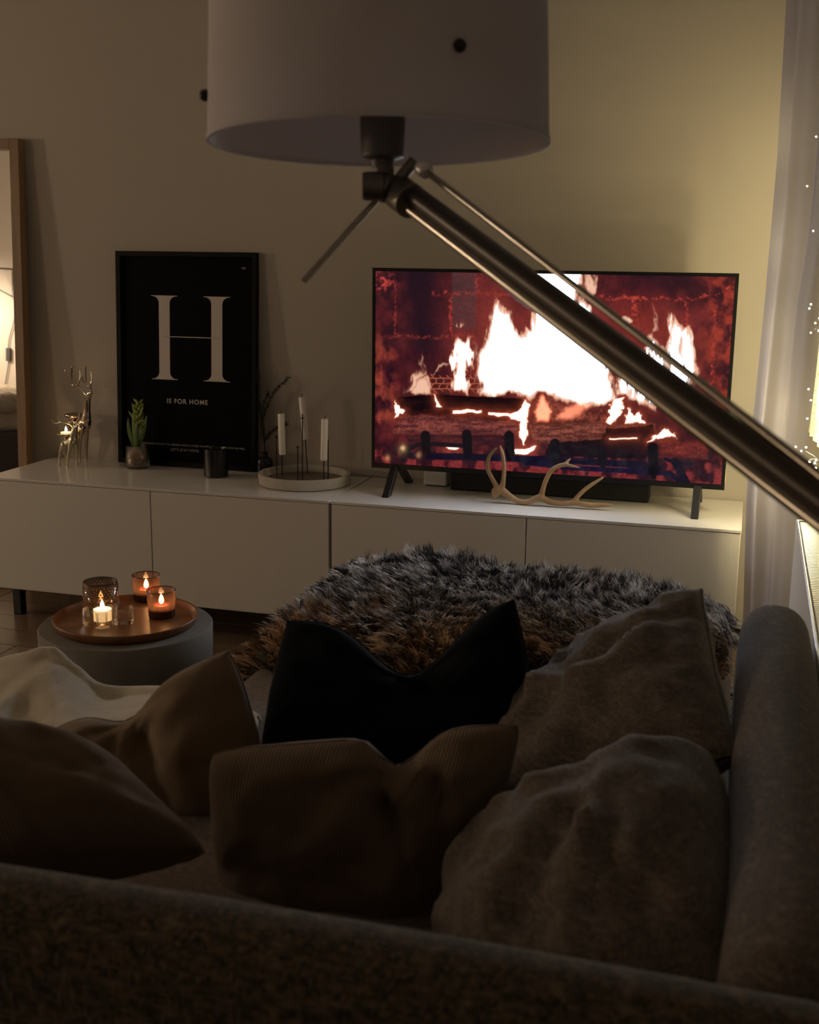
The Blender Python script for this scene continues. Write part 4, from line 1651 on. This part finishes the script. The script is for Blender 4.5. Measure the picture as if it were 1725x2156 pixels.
for xx, yy_ in ((271, 866), (302, 852), (304, 884), (278, 848)):
    leaf(hy, lb.lerp(stt, .55), px(xx, yy_, Y=hc.y - .008), .005, Vector((0, 0, 0)), M['bud'], 5)

# black bottle with pine twigs
bc = px(558, 990, Z=TOP)
bc.y = min(bc.y, .368)
bc = px(558, 975, Y=bc.y)
bt = thing('bottle_vase', (bc.x, bc.y, TOP), 'small black glass bottle vase between the poster and the candle plate', 'vase')
MB().lathe([(0, 0), (.024, 0), (.027, .004), (.027, .040), (.022, .050), (.011, .056), (.0105, .070), (.0125, .072), (.0085, .072), (.008, .056), (0, .05)], (bc.x, bc.y, TOP), 30).build('bottle', M['bezel'], bt, smooth='auto')
tw = thing('pine_twigs', (bc.x, bc.y, TOP + .055), 'dark green pine twigs standing in the black bottle', 'twigs')
rt = random.Random(9)
mouth = Vector((bc.x, bc.y, TOP + .052))
needles = MB()
for path in ([(556, 940), (552, 900), (560, 860), (580, 822), (608, 796)], [(557, 938), (548, 880), (546, 820), (543, 778)], [(556, 938), (566, 915), (585, 900), (603, 893)],
             [(556, 938), (553, 890), (556, 850), (566, 826)], [(556, 900), (550, 870), (545, 850)]):
    Yp = bc.y + rt.uniform(-.015, .012)
    pts = [mouth] + [px(x_, y_, Y=min(Yp, .40)) for x_, y_ in path]
    c = [Vector(q) for q in crom([tuple(q) for q in pts], 6)]
    MB().tube([tuple(q) for q in c], [.0022 * (1 - .6 * i / len(c)) for i in range(len(c))], 6).build('twig', M['bark'], tw, smooth=True)
    for i in range(9, len(c)):
        dirv = (c[i] - c[i - 1]).normalized()
        for s_ in range(16):
            a = rt.uniform(0, 2 * math.pi)
            o1 = dirv.orthogonal().normalized()
            o2 = dirv.cross(o1)
            nd = (dirv * rt.uniform(.5, 1.0) + o1 * math.cos(a) * .7 + o2 * math.sin(a) * .7).normalized()
            b_ = c[i].lerp(c[i - 1], rt.random())
            e_ = b_ + nd * rt.uniform(.012, .022)
            sd_ = nd.cross(Vector((rt.uniform(-1, 1), rt.uniform(-1, 1), rt.uniform(-1, 1)))).normalized() * .0009
            n0 = len(needles.v)
            needles.v += [tuple(b_ - sd_), tuple(b_ + sd_), tuple(e_)]
            needles.f.append((n0, n0 + 1, n0 + 2))
tag(needles.build('needles', M['pine'], tw, fix=False), kind='stuff')


# ------------------------------------------------------------------ stag candle holders
def c6(x, y, d=0):
    return (90 + x / 6.635, 740 + y / 6.635, d)


def stag(name, label, Y, body_lists, mat, dish_c, dish_r, foot_z):
    t = thing(name, (dish_c.x, dish_c.y, TOP), label, 'figurine', 'metal stag candle holders')
    m = MB()
    for pts, r in body_lists:
        limb(m, tr(pts, Y, r), 5, 10)
    o = m.build('body', mat, t, smooth=True)
    remesh(o, .0016, 2)
    return t


# large stag (stands behind, faces right with raised antlers)
LY = .335
big = [
    ([c6(420, 1010, .0), c6(500, 1040, -.002), c6(575, 1030, -.006), c6(610, 985, -.010)], [.018, .024, .025, .020]),
    ([c6(585, 1030, -.006), c6(610, 940, -.012), c6(618, 830, -.014), c6(625, 720, -.016), c6(635, 640, -.018)], [.022, .018, .0135, .0112, .0105]),
    ([c6(625, 650, -.018), c6(650, 600, -.024), c6(680, 572, -.030)], [.0115, .010, .0055]),
    ([c6(540, 1060, -.028), c6(522, 1200, -.032), c6(515, 1350, -.034), c6(517, 1560, -.036)], [.0145, .0080, .0052, .0042]),
    ([c6(605, 1040, .010), c6(612, 1180, .010), c6(610, 1350, .008), c6(608, 1535, .004)], [.0145, .0080, .0052, .0042]),
    ([c6(430, 1030, -.012), c6(440, 1180, -.005), c6(425, 1330, .000), c6(430, 1475, .012)], [.016, .0085, .0052, .0042]),
    ([c6(440, 1030, .012), c6(470, 1180, .016), c6(462, 1330, .020), c6(470, 1470, .026)], [.016, .0085, .0052, .0042]),
    ([c6(620, 630, -.014), c6(570, 560, -.006), c6(500, 500, 0), c6(490, 465, 0)], [.004, .0032, .003, .003]),
    ([c6(490, 465, 0), c6(420, 475, 0), c6(360, 440, 0), c6(330, 350, 0), c6(318, 262, 0)], .0034),
    ([c6(440, 470, 0), c6(412, 410, -.004), c6(402, 320, -.006), c6(408, 215, -.008)], .0034),
    ([c6(490, 465, 0), c6(520, 400, .004), c6(528, 330, .006), c6(522, 262, .008)], .0034),
    ([c6(655, 615, -.022), c6(672, 540, -.024), c6(668, 470, -.026)], [.004, .0032, .003]),
    ([c6(668, 470, -.026), c6(610, 460, -.026), c6(570, 415, -.026), c6(548, 350, -.026)], .0034),
    ([c6(632, 470, -.026), c6(606, 420, -.03), c6(600, 330, -.032), c6(598, 215, -.034)], .0034),
    ([c6(668, 470, -.026), c6(686, 420, -.024), c6(686, 350, -.022), c6(678, 275, -.02)], .0034),
]
dc = px(90 + 440 / 6.635, 740 + 925 / 6.635, Y=LY)
sg = stag('stag_figurine', 'taller polished metal stag with raised antlers nearest the poster', LY, big, M['silver'], dc, .03, 0)
MB().lathe([(0, -.006), (.012, -.004), (.030, .004), (.034, .012), (.0325, .0125), (.028, .006), (0, 0)], tuple(dc), 30).build('candle_dish', M['silver'], sg, smooth=True)
MB().tube([tuple(dc + Vector((0, 0, -.004))), tuple(dc + Vector((0, 0, -.022)))], .006, 10).build('dish_stem', M['silver'], sg, smooth=True)
# small stag in front with a tealight on its back
SY = .255
small = [
    ([c6(300, 1300, .012), c6(340, 1285, .006), c6(390, 1270, 0), c6(425, 1230, -.006)], [.015, .0165, .017, .015]),
    ([c6(405, 1250, -.002), c6(432, 1160, -.008), c6(445, 1090, -.010)], [.0145, .0115, .009]),
    ([c6(440, 1095, -.010), c6(462, 1060, -.014), c6(488, 1038, -.018)], [.008, .0065, .0035]),
    ([c6(405, 1270, -.012), c6(375, 1380, -.018), c6(352, 1500, -.02), c6(345, 1645, -.022)], [.012, .0068, .0048, .004]),
    ([c6(440, 1260, .006), c6(468, 1370, .006), c6(480, 1480, .006), c6(486, 1630, .004)], [.012, .0068, .0048, .004]),
    ([c6(300, 1310, -.004), c6(255, 1390, -.006), c6(238, 1480, -.006), c6(236, 1600, -.004)], [.0135, .0072, .0048, .004]),
    ([c6(310, 1310, .02), c6(318, 1410, .022), c6(328, 1480, .024), c6(332, 1555, .03)], [.0125, .0068, .0048, .004]),
    ([c6(440, 1085, -.008), c6(400, 1030, -.004), c6(340, 1000, 0), c6(270, 985, 0), c6(228, 960, 0), c6(212, 905, 0)], [.0035, .003, .0028, .0026, .0026, .0028]),
    ([c6(260, 985, 0), c6(200, 1005, 0), c6(155, 995, 0), c6(133, 958, 0)], .0031),
    ([c6(370, 1012, 0), c6(405, 985, .002), c6(432, 945, .004)], .0031),
    ([c6(455, 1070, -.012), c6(440, 1010, -.014), c6(480, 995, -.016), c6(490, 955, -.018)], .0034),
    ([c6(480, 995, -.016), c6(508, 950, -.016), c6(516, 872, -.016)], .0033),
]
dc2 = px(90 + 322 / 6.635, 740 + 1180 / 6.635, Y=SY + .008)
sg2 = stag('stag_figurine', 'shorter satin metal stag carrying a lit tealight on its back', SY, small, M['silver_matte'], dc2, .03, 0)
MB().lathe([(0, -.005), (.010, -.004), (.026, .003), (.031, .009), (.0298, .0096), (.025, .005), (0, .001)], tuple(dc2), 30).build('candle_dish', M['silver_matte'], sg2, smooth=True)
MB().tube([tuple(dc2 + Vector((0, 0, -.003))), tuple(dc2 + Vector((.001, 0, -.022)))], .006, 10).build('dish_stem', M['silver_matte'], sg2, smooth=True)
t = thing('tealight', (dc2.x + .002, dc2.y, dc2.z + .0015), "lit tealight on the shorter stag's back", 'candle')
tealight(t, (dc2.x + .002, dc2.y, dc2.z + .0015), .0185, .012, M['wax_lit'], .018, P_CANDLE * 1.0)

# ================================================================== FLOOR LAMP (arm and shade)
joint = px(812, 400, D=1.49)
lamp = thing('floor_lamp', (2.552, -2.43, 0), 'floor lamp with grey cloth drum shade on a long slanting steel arm', 'lamp')
armL, armR = px(842, 424, D=1.475), px(1712, 1092, D=.95)
dirA = (armR - armL).normalized()
tend = (2.552 - armL.x) / dirA.x
armE = armL + dirA * tend
m = MB().tube([tuple(armL - dirA * .012), tuple(armL + dirA * .10), tuple(armE)], .0068, 20)
m.build('arm_tube', M['metal'], lamp, smooth='auto')
nA = dirA.cross((CAM - armL).normalized()).normalized()
if nA.z < 0:
    nA = -nA
offU = nA * .0165
m = MB().tube([tuple(armL + dirA * .004 + offU), tuple(armE + offU)], .0125, 20)
m.build('upper_tube', M['arm_dark'], lamp, smooth='auto')
MB().tube([tuple(armL - dirA * .016 + offU * .5), tuple(armL + dirA * .022 + offU * .5)], .0215, 24).build('arm_collar', M['dark_metal'], lamp, smooth='auto', bevel=.002)
rodL, rodR = px(893, 357, D=1.46), px(1730, 1003, D=.95)
dR = (rodR - rodL).normalized()
rodE = rodL + dR * ((2.552 - rodL.x) / dR.x)
MB().tube([tuple(rodL), tuple(rodE)], .0042, 12).build('tension_rod', M['metal'], lamp, smooth='auto')
MB().lathe([(0, -.012), (.0085, -.011), (.0100, -.006), (.0100, .006), (.0085, .009), (0, .010)], tuple(rodL), 20, axis=dR).build('rod_cap', M['cap'], lamp, smooth=True)
br_a, br_b = px(812, 412, D=1.485), px(874, 338, D=1.465)
MB().tube([tuple(br_a), tuple(br_b)], .0075, 12).build('bracket', M['dark_metal'], lamp, smooth='auto', bevel=.001)
t0, t1 = px(793, 422, D=1.50), px(639, 593, D=1.50)
MB().tube([tuple(t0), tuple(t1)], .0042, 12).build('tail_rod', M['metal'], lamp, smooth='auto')
kn = px(786, 392, D=1.475)
vw = (CAM - kn).normalized()
m = MB().lathe([(0, -.014), (.0165, -.013), (.0175, -.008), (.0175, .008), (.0165, .013), (0, .014)], tuple(kn), 20, axis=_r)
m.build('clamp_knob', M['dark_metal'], lamp, smooth='auto')
MB().ball(tuple(px(812, 395, D=1.485)), .019, 16, 10).build('swivel_joint', M['dark_metal'], lamp, smooth=True)
# shade: slightly tipped so that its open bottom turns to the viewer
RB = .2145
SC = px(798, 303, D=1.50)
tilt_axis = _r0
up_s = Matrix.Rotation(math.radians(-3.3), 3, tilt_axis) @ Vector((0, 0, 1))
up_s = Matrix.Rotation(math.radians(-.4), 3, _f) @ up_s
HS = .30
RTp = RB - .010
sh = MB().lathe([(RB, 0), (RTp, HS), (RTp - .0015, HS), (RB - .0015, .0005)], tuple(SC), 96, axis=up_s)
sh.lathe([(RB, 0), (RB - .0015, .0005)], tuple(SC), 96, axis=up_s)
sho = sh.build('shade', M['shade'], lamp, smooth='auto')
MB().lathe([(RB - .0022, .001), (RTp - .0022, HS - .001)], tuple(SC), 96, axis=up_s).build('shade_lining', M['shade_in'], sho, smooth=True)
MB().lathe([(RB + .0012, -.001), (RB + .0014, .004), (RB - .003, .004), (RB - .003, -.001), (RB + .0012, -.001)], tuple(SC), 96, axis=up_s).build('hem', M['shade'], sho, smooth='auto')
sock = px(803, 335, D=1.49)
MB().tube([tuple(px(811, 398, D=1.488)), tuple(px(808, 345, D=1.49))], [.014, .0125], 16).build('neck', M['dark_metal'], lamp, smooth='auto')
sb0 = px(806, 338, D=1.49)
MB().lathe([(0, -.012), (.0135, -.010), (.0150, 0), (.0265, .004), (.0275, .012), (.0285, .050), (.0265, .056), (0, .056)], tuple(sb0), 28, axis=up_s).build('socket', M['socket'], lamp, smooth='auto')
MB().lathe([(0, .056), (.014, .06), (.018, .075), (.028, .10), (.030, .118), (.022, .14), (0, .15)], tuple(sb0), 20, axis=up_s).build('unlit_bulb', M['white_paint'], lamp, smooth=True)
# spider that carries the shade
spd = MB()
ctr = sb0 + up_s * .054
Ar = up_s.orthogonal().normalized()
Br = up_s.cross(Ar)
for k in range(3):
    a = math.radians(90 + 120 * k)
    e_ = SC + up_s * (HS - .03) + (Ar * math.cos(a) + Br * math.sin(a)) * (RTp - .003)
    spd.tube([tuple(ctr), tuple(ctr + up_s * .13), tuple(e_)], .0018, 6)
spd.build('shade_spider', M['metal'], lamp, smooth=True)
for (x_, y_) in ((966, 97), (437, 201)):
    # little dark fixing knobs on the shade wall
    d = _f + _r * ((x_ - IW / 2) / FPX) + _u * ((IH / 2 - y_) / FPX)
    best, bt_ = None, 1.2
    for i in range(900):
        tt = 1.15 + i * .0006
        q = CAM + d * tt
        w_ = q - SC
        h_ = w_.dot(up_s)
        rr_ = (w_ - up_s * h_).length
        e2 = abs(rr_ - (RB - .010 * h_ / HS))
        if best is None or e2 < best - 1e-5:
            best, bt_ = e2, tt
        if rr_ < RB - .012:
            break
    q = CAM + d * bt_
    w_ = q - SC
    rad_dir = (w_ - up_s * w_.dot(up_s)).normalized()
    MB().ball(tuple(q + rad_dir * .003), .0075, 12, 8).build('fixing_knob', M['black'], sho, smooth=True)
# stand
MB().tube([(2.552, -2.43, .012), (2.552, -2.43, armE.z + .03)], .012, 16).build('pole', M['metal'], lamp, smooth='auto')
box('base', (2.522, -2.60, 0), (2.60, -2.26, .014), M['dark_metal'], lamp, bevel=.003)

# ================================================================== WINDOW SIDE: radiator, curtains, fairy lights
rd = thing('radiator', (2.56, -1.25, 0), 'white panel radiator with a ribbed top grille under the window', 'radiator')
RX, RZ = 2.520, .625
box('front_panel', (RX, -1.95, .12), (RX + .006, -.50, RZ - .006), M['white_paint'], rd, bevel=.002)
box('rear_panel', (2.594, -1.95, .12), (2.600, -.50, RZ - .006), M['white_paint'], rd, bevel=.002)
MB().tube([(RX + .003, -1.95, RZ - .004), (RX + .003, -.50, RZ - .004)], .0045, 10).build('edge_trim', M['gloss_white'], rd, smooth='auto')
gr = MB()
for i in range(120):
    y0 = -1.945 + i * .012
    gr.box((RX + .008, y0, RZ - .010), (2.593, y0 + .0055, RZ - .002))
tag(gr.build('top_grille', M['white_paint'], rd), kind='stuff')
box('end_cap', (RX, -.502, .12), (2.60, -.496, RZ), M['white_paint'], rd)
for yb in (-.75, -1.7):
    box('bracket', (2.600, yb - .02, .2), (WX - .001, yb + .02, .5), M['white_paint'], rd)
box('connection_pipe', (2.555, -.60, 0), (2.57, -.585, .12), M['white_paint'], rd)

rod_ = thing('curtain_rail', (2.54, -1, 2.45), 'white curtain rail above the window', 'curtain rail')
MB().tube([(2.51, -2.5, 2.44), (2.51, .38, 2.44)], .010, 12).build('rail', M['white_paint'], rod_, smooth='auto')
for yb in (-2.45, -1.0, .3):
    box('wall_bracket', (2.51, yb - .01, 2.435), (WX, yb + .01, 2.452), M['white_paint'], rod_)


def curtain(name, label, left, right, z0, z1, folds, amp, mat, nU=90, nZ=40, seed=0):
    """left(z), right(z): plan points of the two vertical edges"""
    m = MB()
    for j in range(nZ + 1):
        z = z0 + (z1 - z0) * j / nZ
        A, Bq = Vector(left(z)), Vector(right(z))
        d = Bq - A
        nrm = Vector((-d.y, d.x)).normalized()
        for i in range(nU + 1):
            s = i / nU
            ph = s * folds * 2 * math.pi + seed
            k = amp * (math.sin(ph + .25 * math.sin(z * 2 + seed)) + .3 * math.sin(ph * 2.3 + z)) * min(1, s * 8)
            q = A + d * s + nrm * k
            m.v.append((q.x, q.y, z))
    for j in range(nZ):
        for i in range(nU):
            a = j * (nU + 1) + i
            m.f.append((a, a + 1, a + nU + 2, a + nU + 1))
    t = thing(name, (left(z0)[0], left(z0)[1], z0), label, 'curtain')
    m.build('cloth', mat, t, smooth=True, fix=False)
    hm_ = MB()
    A, Bq = Vector(left(z1)), Vector(right(z1))
    hm_.tube([(A.x, A.y, z1), (Bq.x, Bq.y, z1)], .006, 8)
    hm_.build('heading', mat, t, smooth=True)
    return t


def interp(z, tbl):
    for (za, va), (zb, vb_) in zip(tbl, tbl[1:]):
        if z <= zb:
            k = max(0, (z - za) / (zb - za))
            return va + (vb_ - va) * k
    return tbl[-1][1]


xL = [px(xp, yp, Y=-.03) for xp, yp in ((1565, 1300), (1572, 1040), (1588, 860), (1610, 640), (1637, 330), (1656, 0))]
tblL = [(q.z, q.x) for q in xL]
xR = [px(xp, yp, Y=-.30) for xp, yp in ((1668, 1160), (1672, 1040), (1700, 840), (1722, 640), (1752, 500), (1800, 0))]
tblR = [(q.z, min(q.x, 2.585)) for q in xR]
curtain('voile_curtain', 'grey see-through curtain hanging at the window beside the television',
        lambda z: (interp(z, tblL), -.03), lambda z: (interp(z, tblR), -.30), .03, 2.43, 2.2, .012, M['curtain'])
curtain('lace_curtain', 'pale yellow lit lace curtain against the window behind the fairy lights',
        lambda z: (2.555, .385), lambda z: (2.606, -.60), .74, 2.43, 11, .007, M['lace'], 140, 40, 2)

fy = thing('fairy_lights', (2.55, .1, .9), 'string of warm white fairy lights hanging at the window', 'fairy lights')
rfl = random.Random(21)
spots = [(1719, 288), (1700, 392), (1713, 486)]
pos = [px(a, b_, Y=.20) for a, b_ in spots]
for k in range(15):
    pos.append(px(rfl.uniform(1692, 1760), rfl.uniform(640, 900), Y=rfl.uniform(-.12, .02)))
for k in range(16):
    pos.append(px(rfl.uniform(1674, 1750), rfl.uniform(930, 1045), Y=rfl.uniform(-.14, .0)))
for k in range(10):
    pos.append(Vector((2.572, rfl.uniform(-.9, .05), rfl.uniform(1.1, 2.2))))
pos = [Vector((min(q.x, 2.578), q.y, q.z)) for q in pos]
pos.sort(key=lambda q: -q.z)
wire = [(pos[0].x, pos[0].y, 2.43)]
for q in pos:
    wire.append((q.x, q.y, q.z + .006))
wc = crom(wire, 3)
MB().tube([tuple(q) for q in wc], .0006, 5).build('wire', M['cable'], fy, smooth=True)
bproto = None
for q in pos:
    if bproto is None:
        bm_ = MB().ball((0, 0, 0), .0028, 10, 6)
        bproto = bm_.build('bulb', M['bulb_on'], None, smooth=True)
        o = bproto
    else:
        o = bproto.copy()
        COL.objects.link(o)
    o.parent = fy
    o.location = q - Vector((2.55, .1, .9))
for (a_, b_, yq) in ((1722, 300, .05), (1718, 520, .0), (1722, 700, -.04), (1716, 830, -.06), (1712, 960, -.08), (1704, 1030, -.10), (1760, 880, -.15)):
    q = px(a_, b_, Y=yq)
    point_light('bulb_light', (min(q.x, 2.570), q.y, q.z), P_FAIRY, (1.0, .85, .47), .012, fy)
# one stray bulb on the wall behind the television
sp = px(1561, 934, Y=.405)
fs = thing('single_fairy_bulb', tuple(sp), 'single fairy bulb glowing on the wall right of the television', 'fairy light')
MB().ball(tuple(sp), .003, 10, 6).build('bulb', M['bulb_on'], fs, smooth=True)
MB().tube([tuple(sp), (sp.x + .03, .41, sp.z - .06), (sp.x + .06, .41, sp.z - .30), (sp.x + .06, .41, TOP - .3)], .0006, 5).build('wire', M['cable'], fs)

# ================================================================== THE SLEEPING CORNER (seen in the mirror) and its lamp
WPX = -3.02
wl = thing('wall_lamp', (WPX, BY, 1.40), 'black wall lamp with a hanging cord, seen in the mirror', 'wall lamp')
LC = Vector((WPX - .42, BY + .46, 1.36))
box('wall_plate', (WPX - .02, BY, 1.27), (WPX + .02, BY + .03, 1.50), M['black'], wl, bevel=.002)
MB().tube([(WPX, BY + .02, 1.495), (LC.x, LC.y, 1.485), (LC.x, LC.y, LC.z + .08)], .006, 10).build('arm', M['black'], wl, smooth='auto')
MB().tube([(WPX, BY + .02, 1.28), (WPX - .20, BY + .16, 1.40), (LC.x + .03, LC.y - .02, 1.48)], .004, 8).build('brace', M['black'], wl, smooth='auto')
MB().lathe([(.020, .10), (.024, .10), (.115, -.06), (.113, -.06), (.020, .097)], tuple(LC), 32).build('shade', M['black'], wl, smooth='auto')
MB().ball(tuple(LC + Vector((0, 0, .0))), .032, 16, 10).build('lit_bulb', M['lampbulb'], wl, smooth=True)
cdp = [(WPX, BY + .02, 1.28), (WPX - .01, BY + .012, 1.12), (WPX - .06, BY + .01, .95), (WPX - .06, BY + .01, .80), (WPX - .10, BY + .01, .58)]
MB().tube([tuple(q) for q in crom(cdp, 8)], .0035, 6).build('cord', M['cable'], wl, smooth=True)
box('inline_switch', (WPX - .08, BY + .003, .80), (WPX - .04, BY + .022, .90), M['cable'], wl, bevel=.004)
point_light('bulb_light', tuple(LC + Vector((0, .0, -.075))), P_WALL_LAMP, (1.0, .775, .55), .06, wl)

gl = thing('globe_lamp', (-3.0, -1.0, 0), 'lit white globe floor lamp at the far left of the room', 'lamp')
M['globe'] = emission('globe_glow', (1.0, .775, .55), P_GLOBE / (4 * math.pi ** 2 * .10 ** 2))
MB().lathe([(0, 0), (.14, 0), (.14, .012), (.13, .018), (0, .018)], (-3.0, -1.0, 0), 36).build('base', M['dark_metal'], gl, smooth='auto')
MB().tube([(-3.0, -1.0, .018), (-3.0, -1.0, 1.42)], .011, 14).build('pole', M['dark_metal'], gl, smooth='auto')
MB().lathe([(0, 0), (.03, 0), (.034, .02), (.03, .035), (0, .035)], (-3.0, -1.0, 1.40), 24).build('collar', M['dark_metal'], gl, smooth='auto')
MB().ball((-3.0, -1.0, 1.525), .10, 28, 16).build('globe', M['globe'], gl, smooth=True)

bed = thing('bed', (-2.9, -3.2, 0), 'bed with rumpled cream linen, seen in the mirror', 'bed')
box('bed_base', (LX + .03, BY + .03, .05), (-2.1, -2.35, .36), M['bedbase'], bed, bevel=.02)
soft_box('mattress', (LX + .04, BY + .04, .36), (-2.12, -2.37, .50), M['linen'], bed, .05)
soft_box('duvet', (LX + .02, BY + .25, .49), (-2.08, -2.34, .60), M['linen'], bed, .05, .05)
for lx in (LX + .1, -2.2):
    for ly in (BY + .1, -2.45):
        box('leg', (lx - .03, ly - .03, 0), (lx + .03, ly + .03, .05), M['black'], bed)
